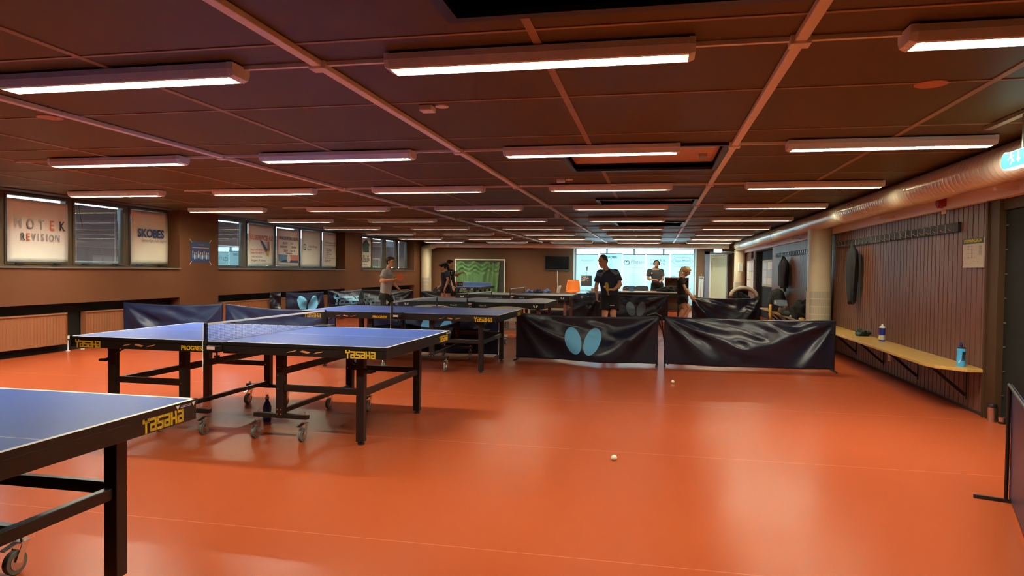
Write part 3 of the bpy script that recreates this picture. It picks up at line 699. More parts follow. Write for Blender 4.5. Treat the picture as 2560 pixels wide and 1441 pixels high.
ft(r, c, y, 'TACK TILL VÅRA SAMARBETSPARTNERS', .045, 0, 1.54, 'ink_k', sx=.75)
swirl = MB(); rr = random.Random(9)
for k in range(16):
    cx, cz = c + rr.uniform(-.3, .3), rr.uniform(.75, 1.42); r0 = rr.uniform(.04, .12); st = rr.uniform(0, 6); n = 12
    pts = [(cx + r0 * math.cos(st + i * .3), y, cz + r0 * math.sin(st + i * .3)) for i in range(n)]
    for p0, p1 in zip(pts, pts[1:]): swirl.bar(p0, p1, .018, .003, up=(0, 1, 0))
swirl.build('swirl_print', 'greyblue', r)

# door at the back right
root = thing('door_1', None, None); root['kind'] = 'structure'
struct('trim_8', MB().box(1.76, DX0, YB - .10, YB, 0, 2.10).box(1.76, 2.70, YB - .1, YB, 2.0, 2.10).box(DX1, DX1 + .05, YB - .1, YB, 0, 2.0), 'doorf')
struct('trim_9', MB().box(DX1 + .05, 2.70, YB - .06, YB, 0, 2.0), 'trim')
MB().box(DX0, DX0 + .05, YB - .11, YB + .12, 0, 2.0).box(DX1 - .03, DX1, YB - .11, YB + .12, 0, 2.0).box(DX0 + .05, DX1 - .03, YB - .11, YB + .12, 1.96, 2.0).build('door_frame', 'white', root)
MB().box(DX0 + .05, DX1 - .03, YB + .03, YB + .08, 0, 1.96).build('door_leaf', 'doorw', root)
MB().cyl((DX0 + .065, YB + .02, 1.62), (DX0 + .065, YB + .02, 1.72), .012, 10).cyl((DX0 + .065, YB + .02, 1.40), (DX0 + .065, YB + .02, 1.50), .012, 10).build('hinge', 'steel', root)
MB().box(DX0 + .08, DX0 + .24, YB - .02, YB + .03, 1.87, 1.93).build('door_closer', 'white', root)

# TV, its cable
r = wthing('wall_television', 'black flat television on the brown back wall', 'television', (-3.62, 25.97, 1.35))
x0, x1 = P(1361, 640, y=25.92).x, P(1425, 640, y=25.92).x
MB().box(x0, x1, 25.90, 25.95, 1.35, 1.915).build('bezel', 'tvf', r, bevel=.006); MB().box(x0 + .045, x1 - .045, 25.892, 25.901, 1.40, 1.88).build('screen', 'screen', r)
MB().box(-3.7, -3.5, 25.95, 26.0, 1.5, 1.75).build('mount', 'black', r)
tag(MB().tube([(-3.60, 25.93, 1.35), (-3.60, 25.96, 1.0), (-3.585, 25.96, .8), (-3.61, 25.96, .5), (-3.60, 25.96, .1)], .018, 8).build('tv_cable_duct', 'white'), 'white cable cover hanging straight down below the television', 'cable')

# green drape on a white frame at the back
r = wthing('green_curtain_stand', 'green cloth draped in swags over a white pipe frame against the back wall', 'curtain stand', (-6.56, 25.7, 0))
a, b = -7.53, -5.60
MB().cyl((a, 25.7, 0), (a, 25.7, 1.73), .022, 10).cyl((b, 25.7, 0), (b, 25.7, 1.73), .022, 10).cyl((a - .03, 25.7, 1.73), (b + .03, 25.7, 1.73), .028, 10).build('pipe_frame', 'white', r)
MB().box(a - .02, a + .02, 25.4, 26, 0, .03).box(b - .02, b + .02, 25.4, 26, 0, .03).build('foot', 'white', r)
q = MB(); n, mm = 90, 30
def gd(u, v):
    sw = abs(math.sin(PI * u * 3.2 + .5)); x = a + .03 + (b - a - .2) * u
    x += (1 - v) * .18 * (.5 - u)
    z = 1.68 - .10 * (1 - sw) * v * 1.0 - (1 - v) * (1.28 - .10 * math.sin(PI * u) + .05 * math.sin(u * 40))
    d = .045 * math.sin(u * 46 + v * 5 * math.sin(u * 7)) * (1.1 - .5 * v) + .03 * math.sin(u * 21 - v * 9) * v
    if v > .65: d += .04 * math.sin((v - .65) * 45 + 9 * abs(u * 3.2 % 1 - .5))
    return (x, 25.62 - d, z)
q.add([gd(i / n, j / mm) for j in range(mm + 1) for i in range(n + 1)], [(j * (n + 1) + i, j * (n + 1) + i + 1, (j + 1) * (n + 1) + i + 1, (j + 1) * (n + 1) + i) for j in range(mm) for i in range(n)])
q.build('drape', 'green', r, smooth=True, solid=.004)
MB().box(a + .02, b - .02, 25.72, 25.73, .3, 1.68).build('backing_cloth', 'dgrey', r)

# white flip board / boards leaning between window and door
r = wthing('flip_board', 'narrow pale whiteboard standing edge-on between the window and the pale door', 'board', (1.62, 25.6, 0))
x0, x1 = P(1746, 700, y=25.6).x, P(1760, 700, y=25.6).x
MB().poly([(x0, 25.6, .05), (x1 - .02, 25.6, .05), (x1, 25.7, 1.20), (x0 + .02, 25.7, 1.20)], (0, .03, 0)).build('board', 'wboard', r, bevel=.01)
MB().cyl((x0 + .07, 25.57, 0), (x0 + .10, 25.66, 1.30), .010, 8).build('stick', 'tan', r); MB().box(x0 + .03, x1 - .03, 25.66, 25.695, 1.13, 1.155).build('clamp', 'dgrey_f', r)

# exit signs
r = wthing('exit_sign', 'glowing green exit sign with running figure and arrow, beside the duct', 'exit sign', (2.32, 4.9, 2.05))
X = 2.30
pts = [(X, 5.26, 2.155)] + [(X, 5.26 + .05 * math.sin(PI * k / 8), 2.105 + .06 * math.cos(PI * k / 8)) for k in range(9)] + [(X, 4.55, 2.045), (X, 4.55, 2.165)]
MB().poly(pts, (.05, 0, 0)).build('sign_case', 'exitw', r); pts2 = [(X - .004, y_, 2.105 + (z_ - 2.105) * .88) for _, y_, z_ in pts]
MB().poly(pts2, (.003, 0, 0)).build('green_face', 'exitg', r)
g = MB()
def sg(u, z, u2, z2, w_): g.bar((X - .006, 5.22 - u, 2.105 + z), (X - .006, 5.22 - u2, 2.105 + z2), .002, w_)
g.cyl((X - .008, 5.22 - .05, 2.138), (X - .005, 5.22 - .05, 2.138), .011, 12)
for s_ in ((.045, .025, .07, -.005, .016), (.07, -.005, .045, -.035, .010), (.065, -.005, .095, -.02, .010), (.04, .015, .015, .0, .008), (.05, .02, .085, .02, .008)): sg(*s_)
g.poly([(X - .006, 5.22 - .145, 2.075), (X - .006, 5.22 - .115, 2.10), (X - .006, 5.22 - .137, 2.10), (X - .006, 5.22 - .137, 2.14), (X - .006, 5.22 - .153, 2.14), (X - .006, 5.22 - .153, 2.10), (X - .006, 5.22 - .175, 2.10)], (.002, 0, 0))
g.poly([(X - .006, 5.22 - .22, 2.065), (X - .006, 5.22 - .22, 2.145), (X - .006, 5.22 - .27, 2.145), (X - .006, 5.22 - .27, 2.065)], (.002, 0, 0))
g.build('pictogram', 'exitw', r)
MB().box(X + .015, X + .035, 5.06, 5.08, 2.16, ZC).box(X + .015, X + .035, 4.65, 4.67, 2.16, ZC).build('hanger', 'steel', r)
MB().box(X + .0, X + .05, 3.9, 5.6, ZC - .03, ZC - .005).build('perforated_rail', 'steel', r)
r = wthing('exit_light', 'glowing pale exit light box above the far pale door', 'exit sign', (2.13, 25.0, 2.10))
MB().box(1.99, 2.27, 24.97, 25.03, 2.035, 2.165).build('light_case', 'lampbox', r, bevel=.03)
MB().cyl((2.27, 25.0, 2.07), (2.74, 25.0, 2.05), .010, 8).build('arm', 'white', r)

# hook rails
def rail(y0, y1, z, n, lb):
    r = wthing('coat_hook_rail', lb, 'coat rail', (XR, (y0 + y1) / 2, z), 'coat hook rails')
    MB().box(XR - .03, XR, y0, y1, z - .05, z + .05).build('board', 'blackm', r)
    for k in range(n):
        y = y0 + (k + .5) * (y1 - y0) / n
        h = MB().box(XR - .036, XR - .03, y - .007, y + .007, z - .045, z + .04); h.tube([(XR - .034, y, z + .035), (XR - .06, y, z + .045)], .0035, 6); h.tube([(XR - .034, y, z - .03), (XR - .065, y, z - .035), (XR - .085, y, z - .015)], .004, 6)
        h.build('hook', 'chrome', r)
rail(7.87, 12.65, 1.83, 24, 'long black coat rail with metal hooks on the right wall above the near bench')
rail(15.0, 18.8, 1.79, 20, 'black coat rail with metal hooks seen left of the near beige column')

# evacuation plan, alarm, outlet
r = wthing('evacuation_plan', 'beige evacuation plan sheet with a dark green header near the end of the planked wall', 'notice', (XR - .01, 7.57, 1.41))
X = XR - .012
MB().box(X, XR, 7.34, 7.78, 1.41, 1.70).build('plan_sheet', 'beige', r); MB().box(X - .002, X, 7.34, 7.78, 1.645, 1.70).build('green_header', 'dgreen', r)
text('UTRYMNINGSPLAN', .045, (X - .004, 7.56, 1.672), RIGHTW, 'gold', r)
ln = MB()
for yy in (7.66, 7.58): ln.box(X - .002, X, yy - .001, yy + .001, 1.50, 1.63)
for zz in (1.51, 1.55, 1.59, 1.62): ln.box(X - .002, X, 7.55, 7.72, zz, zz + .0015)
for k in range(10): ln.box(X - .002, X, 7.37, 7.43, 1.625 - k * .01, 1.628 - k * .01)
for k in range(24): a_ = rnd.uniform(7.42, 7.75); b_ = rnd.uniform(1.43, 1.52); ln.box(X - .002, X, a_, a_ + rnd.uniform(.004, .02), b_, b_ + .002)
ln.build('plan_drawing', 'ink_k', r)
r = wthing('fire_alarm', 'dark red alarm sounder with a small card below it on the pink beam', 'fire alarm', (2.95, 8.15, 2.08))
MB().cyl((2.99, 8.15, 2.10), (2.93, 8.15, 2.10), .055, 20).box(2.94, 3.0, 8.08, 8.22, 2.06, 2.15).build('sounder', 'alarm', r, bevel=.01)
MB().box(2.992, 3.0, 8.08, 8.2, 1.985, 2.03).build('card', 'tan', r)
r = wthing('wall_socket', 'small beige double socket box under the near bench', 'socket', (XR, 9.85, .26))
MB().box(XR - .04, XR, 9.80, 9.90, .20, .33).build('box', 'cream', r, bevel=.005); MB().cyl((XR - .042, 9.85, .295), (XR - .039, 9.85, .295), .022, 14).cyl((XR - .042, 9.85, .235), (XR - .039, 9.85, .235), .022, 14).build('socket_hole', 'ink_g', r)

# benches
def bench(y0, y1, lb, brs, chamfer=True):
    r = wthing('wall_bench', lb, 'bench', (2.86, (y0 + y1) / 2, 0), 'wooden wall benches')
    pts = [(XR - .005, y0), (2.90, y0), (2.70, y0 + .22), (2.655, y0 + .4), (2.655, y1), (XR - .005, y1)] if chamfer else [(XR - .005, y0), (2.655, y0), (2.655, y1), (XR - .005, y1)]
    MB().poly([(a_, b_, .42) for a_, b_ in pts], (0, 0, .032)).build('seat_board', 'wood', r, bevel=.004)
    for yb in brs:
        q = MB(); q.bar((2.74, yb, .41), (XR - .012, yb, .14), .03, .03, up=(0, 1, 0)); q.box(2.70, XR, yb - .015, yb + .015, .405, .42).box(XR - .012, XR, yb - .015, yb + .015, .10, .42)
        q.build('bracket', 'black', r)
bench(7.24, 12.75, 'wooden wall bench on the right wall, bottles standing on it, nearest the camera', (7.65, 8.95, 10.2, 11.5))
bench(13.3, 18.7, 'wooden wall bench beyond the near beige column, loaded with bags', (14.2, 15.8, 17.2, 18.4), False)
# ---------------------------------------------------------------- block lettering used on tables and barriers
GLY = {'Y': ([((0, 1), (0, .62)), ((0, .62), (.5, .62)), ((.5, .62), (.5, 1)), ((.25, .62), (.25, -.05))], .5),
       'a': ([((0, .72), (.5, .72)), ((.5, .72), (.5, 0)), ((.5, 0), (0, 0)), ((0, 0), (0, .36)), ((0, .36), (.5, .36))], .5),
       's': ([((.5, .72), (0, .72)), ((0, .72), (0, .38)), ((0, .36), (.5, .36)), ((.5, .36), (.5, 0)), ((.5, 0), (0, 0))], .5),
       'k': ([((0, .74), (0, 0)), ((0, .34), (.5, .34)), ((.5, .34), (.5, 0)), ((.5, .34), (.44, .74))], .5)}
def block_word(s_, h, at, ex, ez, th=.18, d=.0015, gap=.22, fn=None):
    """ex: unit vector of reading direction, ez: up; fn maps (s, t) along/up metres to a point when given"""
    q = MB(); ex = Vector(ex); ez = Vector(ez); nrm = ex.cross(ez); x = 0
    for ch in s_:
        segs, wd = GLY[ch]
        for (a, b), (c, e) in segs:
            p0 = (x + a * .9, b); p1 = (x + c * .9, e); dx, dz = p1[0] - p0[0], p1[1] - p0[1]; ln = math.hypot(dx, dz); ux, uz = dx / ln * th / 2, dz / ln * th / 2
            n = 1 if fn is None else 5
            for k in range(n):
                t0, t1 = k / n, (k + 1) / n
                A = (p0[0] - ux + (dx + 2 * ux) * t0, p0[1] - uz + (dz + 2 * uz) * t0); B = (p0[0] - ux + (dx + 2 * ux) * t1, p0[1] - uz + (dz + 2 * uz) * t1)
                cs = [(A[0] - uz, A[1] + ux), (A[0] + uz, A[1] - ux), (B[0] + uz, B[1] - ux), (B[0] - uz, B[1] + ux)]
                if fn is None: q.poly([Vector(at) + ex * (c_ * h) + ez * (g_ * h) for c_, g_ in cs], nrm * d)
                else: q.add([fn(c_ * h, g_ * h) for c_, g_ in cs], [(0, 1, 2, 3)])
        x += wd * .9 + gap
    return q, (x - gap) * h

# ---------------------------------------------------------------- table tennis tables
def caster(x, y, parent, r=.052, mw='grey', sz=.165):
    w_ = MB().cyl((x - .013, y, r), (x + .013, y, r), r, 20)
    o = w_.build('caster_wheel', mw, parent, smooth='auto', bevel=.003)
    MB().cyl((x - .015, y, r), (x + .015, y, r), r * .62, 16).build('wheel_hub', 'steel', o, smooth='auto')
    f = MB().bar((x - .020, y, r), (x - .020, y + .035, sz - .03), .004, .03).bar((x + .020, y, r), (x + .020, y + .035, sz - .03), .004, .03).box(x - .024, x + .024, y + .01, y + .06, sz - .035, sz - .028).cyl((x, y + .035, sz - .03), (x, y + .035, sz + .05), .008, 10).bar((x, y - .06, sz - .045), (x, y + .01, sz - .03), .03, .004)
    f.build('fork', 'chrome', o)

def net_part(root, tapem='line'):
    n = MB(); y0, y1 = -.915, .915; z0, z1 = .765, .9
    k = 0
    while y0 + .02 + k * .016 < y1 - .02: yy = y0 + .02 + k * .016; n.box(-.0003, .0003, yy - .0004, yy + .0004, z0, z1); k += 1
    for j in range(12): zz = z0 + j * .0118; n.box(-.0008, .0008, y0, y1, zz - .0009, zz + .0009)
    net = n.build('net', 'netm', root)
    MB().box(-.004, .004, y0, y1, z1 - .002, z1 + .0125).build('net_tape', tapem, net)
    for s_ in (-1, 1):
        p = MB().box(-.009, .009, s_ * .92 - .012, s_ * .92 + .012, .735, .915).box(-.02, .11, s_ * .90 - .035, s_ * .90 + .02 , .715, .745)
        p.box(-.02, .12, s_ * .78 - .05, s_ * .90 + .0, .762, .772)
        post = p.build('net_post', 'black', root, bevel=.002)
        MB().cyl((.05, s_ * .86, .66), (.05, s_ * .86, .72), .006, 8).cyl((.05, s_ * .86, .652), (.05, s_ * .86, .668), .022, 14).build('clamp_screw', 'black', post)
    MB().box(.02, .085, -.937, -.934, .72, .742).build('net_label', 'paper_p', root)
    return net

def table_black(label, x, y, rz):
    r = thing('table_tennis_table', label, 'table tennis table', (x, y, 0), rz, 'black-framed table tennis tables')
    for s_ in (-1, 1):
        a, b = (.004, 1.37) if s_ > 0 else (-1.37, -.004)
        t = MB().box(a, b, -.7625, .7625, .735, .76, 1); t.box(a, b, -.7625, .7625, .7601, .7603, 0)
        e = s_ * 1.37; ei = e - s_ * .02
        t.box(min(e, ei), max(e, ei), -.7625, .7625, .7603, .7606, 2).box(a, b, -.7625, -.7425, .7603, .7606, 2).box(a, b, .7425, .7625, .7603, .7606, 2).box(a, b, -.0016, .0016, .7603, .7606, 2)
        t.build('tabletop', ['tblue', 'black', 'line'], r)
        f = MB(); i0, i1 = (.03, 1.366) if s_ > 0 else (-1.366, -.03)
        f.box(i0, i1, -.759, -.725, .672, .735).box(i0, i1, .725, .759, .672, .735)
        f.box(min(e * .997, e * .997 - s_ * .034), max(e * .997, e * .997 - s_ * .034), -.759, .759, .672, .735); f.box(min(s_ * .03, s_ * .064), max(s_ * .03, s_ * .064), -.725, .725, .672, .735)
        f.build('apron', 'black', r, bevel=.003)
        for v in (-.60, .60):
            lg = MB().box(s_ * 1.10 - .031, s_ * 1.10 + .031, v - .031, v + .031, .025, .672)
            o = lg.build('leg', 'black', r, bevel=.004)
            MB().cyl((s_ * 1.10, v, 0), (s_ * 1.10, v, .014), .026, 16).cyl((s_ * 1.10, v, .01), (s_ * 1.10, v, .03), .012, 12).build('levelling_foot', 'rubber', o)
            lg = MB().box(s_ * .43 - .031, s_ * .43 + .031, v - .031, v + .031, .165, .672); o = lg.build('leg', 'black', r, bevel=.004)
            bl = MB()
            for dz in (.20, .235):
                for du in (-.016, .016): bl.cyl((s_ * .43 + du, v - .034, dz), (s_ * .43 + du, v - .03, dz), .006, 8)
            for dz in (.395, .50, .56): bl.cyl((s_ * .43 - .01, v - .034, dz), (s_ * .43 - .01, v - .03, dz), .005, 8)
            bl.build('bolt', 'chrome', o)
            MB().box(min(s_ * .43, s_ * 1.10), max(s_ * .43, s_ * 1.10), v - .016, v + .016, .375, .425).build('side_rail', 'black', r, bevel=.003)
            MB().box(s_ * .43 - .23, s_ * .43 + .23, v - .022, v + .022, .165, .198).build('base_bar', 'black', r, bevel=.003)
            for du in (-.2, .2): caster(s_ * .43 + du, v - .035, r)
        MB().box(s_ * 1.10 - .016, s_ * 1.10 + .016, -.57, .57, .36, .41).build('cross_rail', 'black', r, bevel=.003)
        MB().box(s_ * .43 - .016, s_ * .43 + .016, -.57, .57, .20, .235).build('cross_rail', 'black', r, bevel=.003)
        MB().box(s_ * .43 - .016, s_ * .43 + .016, -.57, .57, .50, .55).build('cross_rail', 'black', r, bevel=.003)
        MB().tube([(s_ * .98, -.62, .66), (s_ * 1.16, -.62, .56), (s_ * 1.22, -.61, .56)], .008, 8).box(s_ * 1.17 - .03, s_ * 1.17 + .03, -.65, -.58, .548, .566).build('lock_handle', 'rubber', r)
        # slanted inlays on the near apron
        il = MB(); u0 = s_ * .72
        for k in range(3):
            w_ = .085; uu = u0 + (k - 1) * .11; sl = .006 if k == 1 else -.006
            il.poly([(uu - w_ / 2, -.7605, .700 + sl), (uu + w_ / 2 - .02, -.7605, .700 - sl), (uu + w_ / 2, -.7605, .711 - sl), (uu - w_ / 2 + .02, -.7605, .711 + sl)], (0, .003, 0))
        il.build('inlay', 'tan', r)
        ww = block_word('Yasaka', .055, (0, 0, 0), (1, 0, 0), (0, 0, 1))[1]
        u0 = 1.05 if s_ > 0 else -1.31
        block_word('Yasaka', .060, (u0, -.7608, .678), (1, 0, 0), (0, 0, 1))[0].build('lettering', 'gold', r)
        q = block_word('Yasaka', .060, (1.3675, .44 - 0, .684) if s_ > 0 else (-1.3675, -.46, .684), (0, s_, 0), (0, 0, 1), d=-.0015)[0]
        q.build('lettering', 'gold', r)
    text('PROGRESS', .046, (-.235, -.7612, .70), FRONT, 'gold', r, bold=.0012, sx=.95)
    wn_ = MB(); wn_.poly([(1.3712, .62, .752), (1.3712, .645, .752), (1.3712, .6325, .735)], (.0006, 0, 0)).poly([(1.3712, .72, .752), (1.3712, .745, .752), (1.3712, .7325, .735)], (.0006, 0, 0)).box(1.3712, 1.3716, .65, .715, .74, .742).box(1.3712, 1.3716, .65, .715, .746, .7475)
    wn_.build('warning_label', 'paper', r)
    MB().tube([(-.012, -.937, .90), (-.014, -.939, .72), (-.012, -.937, .62), (-.016, -.937, .55)], .0028, 6).build('net_string', 'white', r)
    net = net_part(r)
    return r
T2 = table_black('black-framed blue table tennis table with a drink bottle on the floor under it', -3.247, 5.49, -.016)
table_black('black-framed blue table tennis table cut by the lower left corner, nearest the camera', -3.30, 1.885, .003)
table_black('black-framed blue table tennis table just in front of the grey-shirted young man', -3.29, 9.30, -.004)

def table_white(label, x, y, rz):
    r = thing('table_tennis_table', label, 'table tennis table', (x, y, 0), rz, 'white-arched table tennis tables')
    for s_ in (-1, 1):
        a, b = (.004, 1.37) if s_ > 0 else (-1.37, -.004); e = s_ * 1.37
        t = MB().box(a, b, -.7625, .7625, .738, .76, 1).box(a, b, -.7625, .7625, .7601, .7603, 0)
        t.box(min(e, e - s_ * .02), max(e, e - s_ * .02), -.7625, .7625, .7603, .7606, 2).box(a, b, -.7625, -.7425, .7603, .7606, 2).box(a, b, .7425, .7625, .7603, .7606, 2).box(a, b, -.0016, .0016, .7603, .7606, 2)
        t.build('tabletop', ['tblue2', 'black', 'line'], r)
        f = MB(); f.box(min(s_ * .03, s_ * 1.33), max(s_ * .03, s_ * 1.33), -.755, -.73, .65, .738).box(min(s_ * .03, s_ * 1.33), max(s_ * .03, s_ * 1.33), .73, .755, .65, .738).box(min(s_ * 1.36, s_ * 1.335), max(s_ * 1.36, s_ * 1.335), -.755, .755, .66, .738)
        f.build('apron', 'black', r)
        pts = []; n = 16; u0, u1 = s_ * .32, s_ * 1.08
        for k in range(n + 1): t_ = k / n; pts.append((u0 + (u1 - u0) * t_, -.7575, .655 + .040 * math.sin(PI * t_)))
        for k in range(n, -1, -1): t_ = k / n; pts.append((u0 + (u1 - u0) * t_, -.7575, .654 - .004 * math.sin(PI * t_)))
        MB().poly(pts, (0, .008, 0)).build('white_arch', 'cream', r)
        lg = MB()
        u = s_ * 1.2
        for k, t0 in ((-1, .5), (1, -.5)): lg.ell((u + k * .024, -.7575, .70), .014, .002, .026, X=(math.cos(t0), 0, math.sin(t0)), Z=(-math.sin(t0), 0, math.cos(t0)), nu=12, nv=8)
        lg.build('butterfly_mark', 'paper', r)
        text('Octet 25', .035, (s_ * .24 - (.06 if s_ < 0 else 0), -.7578, .695), FRONT, 'paper', r)
        for v in (-.62, .62):
            o = MB().box(s_ * 1.24 - .03, s_ * 1.24 + .03, v - .025, v + .025, .02, .66).build('leg', 'redleg', r)
            MB().cyl((s_ * 1.24, v, 0), (s_ * 1.24, v, .022), .022, 12).build('foot', 'rubber', o)
            MB().box(s_ * .40 - .025, s_ * .40 + .025, v - .025, v + .025, .16, .66).build('leg', 'cream', r)
            MB().box(s_ * .40 - .28, s_ * .40 + .28, v - .025, v + .025, .14, .18).build('base_bar', 'cream', r)
            MB().box(min(s_ * .40, s_ * 1.24), max(s_ * .40, s_ * 1.24), v - .015, v + .015, .42, .47).build('side_rail', 'cream', r)
            for du in (-.24, .24): caster(s_ * .40 + du, v - .035, r, .055, 'rubber', .14)
        MB().box(s_ * 1.24 - .015, s_ * 1.24 + .015, -.6, .6, .40, .44).build('cross_rail', 'redleg', r)
        MB().box(s_ * .40 - .015, s_ * .40 + .015, -.6, .6, .5, .58).build('cross_rail', 'cream', r)
        MB().tube([(s_ * 1.20, -.70, .65), (s_ * 1.28, -.70, .61), (s_ * 1.31, -.70, .62)], .01, 8).build('lock_lever', 'black', r)
        MB().box(min(s_ * 1.365, s_ * 1.39), max(s_ * 1.365, s_ * 1.39), .70, .74, .67, .76).box(min(s_ * 1.335, s_ * 1.37), max(s_ * 1.335, s_ * 1.37), -.75, -.71, .66, .735).build('corner_guard', 'redleg', r)
    net_part(r)
    return r
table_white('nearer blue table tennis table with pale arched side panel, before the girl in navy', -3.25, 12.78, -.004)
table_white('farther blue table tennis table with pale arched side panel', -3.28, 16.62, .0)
def table_far():
    r = thing('table_tennis_table', 'end-on table tennis table far back in front of the green curtain, boxes on it', 'table tennis table', (-6.62, 24.0, 0), PI / 2 + .03, None)
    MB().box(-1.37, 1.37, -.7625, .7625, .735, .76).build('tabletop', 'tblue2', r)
    MB().box(-1.36, 1.36, -.758, -.72, .66, .735).box(-1.36, 1.36, .72, .758, .66, .735).box(-1.36, -1.32, -.72, .72, .64, .735).box(1.32, 1.36, -.72, .72, .66, .735).build('apron', 'black', r)
    for u in (-1.2, -.4, .4, 1.2):
        for v in (-.6, .6): MB().box(u - .03, u + .03, v - .03, v + .03, 0, .67).build('leg', 'black', r)
    n = MB().box(-.002, .002, -.9, .9, .77, .90); n.build('net', 'photo_b', r); MB().box(-.005, .005, -.9, .9, .895, .912).build('net_tape', 'line', r)
    text('STIGA', .075, (-1.363, -.22, .69), LEFTW[:2] + (-PI / 2,), 'paper', r, shear=.4)
    text('▮▮', .05, (-1.363, -.52, .69), LEFTW[:2] + (-PI / 2,), 'paper', r)
table_far()
r = wthing('umpire_scoreboard', 'small dark red box with three light dots standing on the far table by its net', 'box', (-6.62, 23.2, .76))
MB().box(-6.78, -6.50, 23.1, 23.2, .762, .93).build('box', 'rubber_r', r); MB().box(-6.72, -6.50, 23.092, 23.1, .77, .92).build('dark_face', 'black', r)
q = MB()
for k in range(3): q.cyl((-6.67 + k * .06, 23.085, .84), (-6.67 + k * .06, 23.092, .84), .012, 10)
q.build('dots', 'paper', r)

# ---------------------------------------------------------------- barriers (surrounds)
def barrier(p0, p1, label, h=.70, seed=0, m='navy', logo=None, z0=.03, sag=.015, wr=1.0, tails=None, group='navy court barriers'):
    p0 = Vector((p0[0], p0[1], 0)); p1 = Vector((p1[0], p1[1], 0)); d = p1 - p0; Ln = d.length; d = d / Ln; nn = Vector((d.y, -d.x, 0))   # nn: towards the camera side
    c = (p0 + p1) / 2; r = wthing('court_barrier', label, 'barrier', c, group)
    rs = random.Random(seed); ph = [rs.uniform(0, 6) for _ in range(10)]; fx = rs.uniform(.3, .7); sl = [rs.uniform(.8, 1.3) for _ in range(4)]
    dr = []                                      # drape folds: tension lines from the upper corners
    for k in range(9):
        s_ = rs.choice((0, 1)); dr.append((s_, rs.uniform(.25, 1.25), rs.uniform(.022, .045) * wr, rs.uniform(.018, .04)))
    dn = [(rs.uniform(.05, .95), rs.uniform(.45, .95), rs.uniform(.03, .09), rs.uniform(-.018, .018) * wr) for k in range(34)]
    def pt(s_, z, off=0.0):
        u = s_ / Ln; v = (z - z0) / (h - z0); o = 0
        for side, sp_, am, wdt in dr:
            a_ = u if side == 0 else 1 - u
            ang = math.atan2((1 - v) * .7, a_ * Ln + .02); tgt = sp_ * .9
            fold = math.exp(-((ang - tgt) / (.10 + wdt * 2)) ** 2); rad = math.hypot(a_ * Ln, (1 - v) * .7)
            o += am * fold * min(1, rad * 2.0) * max(0, 1.3 - rad * .55)
        for cu, cv, rad_, am in dn:
            q_ = ((u - cu) * Ln / rad_) * .5; q2 = (v - cv) * .7 / rad_; e_ = q_ * q_ + q2 * q2 + 1.1 * q_ * q2
            if e_ < 6: o += am * math.exp(-e_)
        o += wr * (.006 * math.sin(u * 9 + ph[0] + v * 2.2) * (1 - v) + .010 * math.sin(u * 4.1 + ph[1]) * (1 - v) + .002 * math.sin(u * 60 + ph[2]) * v ** 6)
        zz = z - (sag * math.sin(PI * u) * v) + .004 * math.sin(u * 70 + ph[3]) * max(0, v - .8)
        q = p0 + d * s_ + nn * (o + .012 + off); q.z = zz; return q
    q = MB(); n, mm = max(40, int(Ln * 44)), 30
    q.add([pt(Ln * i / n, z0 + (h - z0) * j / mm) for j in range(mm + 1) for i in range(n + 1)], [(j * (n + 1) + i, j * (n + 1) + i + 1, (j + 1) * (n + 1) + i + 1, (j + 1) * (n + 1) + i) for j in range(mm) for i in range(n)])
    cloth = q.build('barrier_cloth', m, r, smooth=True, solid=.002)
    for e, pp in ((0, p0), (1, p1)):
        off = d * (.012 if e == 0 else -.012)
        a_ = pp + off
        post = MB().cyl(a_ + Vector((0, 0, .012)), a_ + Vector((0, 0, h - .01)), .011, 10).build('post', 'black', r)
        MB().bar(a_ - nn * .16 + Vector((0, 0, .011)), a_ + nn * .16 + Vector((0, 0, .011)), .02, .018).build('foot_bar', 'rubber', r)
    tr = MB(); N = 14
    pts = [p0 + d * (Ln * k / N) + Vector((0, 0, h - .006 - sag * math.sin(PI * k / N))) for k in range(N + 1)]
    tr.tube(pts, .009, 8).build('top_rail', 'black', r)
    if logo:
        for lg in logo:
            kind, s0, zc, sc, mt = lg
            if kind == 'fly':
                for k, tilt in ((-1, .28), (1, -.28)):
                    e = MB(); nr, na = 6, 36; vs = [pt(s0 + k * .118 * sc, zc, .004)]; fs = []
                    for i in range(1, nr + 1):
                        for j in range(na):
                            t = 2 * PI * j / na; a_, b_ = .098 * sc * math.cos(t) * i / nr, .178 * sc * math.sin(t) * i / nr
                            if b_ < 0: a_ *= 1 - .0 * b_
                            du = a_ * math.cos(tilt) - b_ * math.sin(tilt); dv = a_ * math.sin(tilt) + b_ * math.cos(tilt)
                            vs.append(pt(s0 + k * .118 * sc + du, zc + dv, .004))
                    for j in range(na):
                        fs.append((0, 1 + j, 1 + (j + 1) % na))
                        for i in range(nr - 1): fs.append((1 + i * na + j, 1 + (i + 1) * na + j, 1 + (i + 1) * na + (j + 1) % na, 1 + i * na + (j + 1) % na))
                    e.add(vs, fs); o = e.build('butterfly_wing_print', mt, cloth, smooth=True)
            if kind == 'word':
                block_word('Yasaka', sc, None or (0, 0, 0), (1, 0, 0), (0, 0, 1), th=.2, fn=lambda a_, b_: pt(s0 + a_, zc + b_, .005))[0].build('lettering', mt, cloth)
            if kind == 'text':
                o = text(mt[1], sc, (0, 0, 0), (0, 0, 0), mt[0], cloth); pp = pt(s0, zc, .02); o.location = pp; o.rotation_euler = (PI / 2, 0, math.atan2(d.y, d.x))
    return r
barrier((-2.02, 10.16), (.06, 10.0), 'navy barrier with large light blue butterfly wings, front row centre', seed=3, logo=[('fly', 1.02, .33, 1.18, 'sky')], sag=.03, wr=1.25, m='navy2')
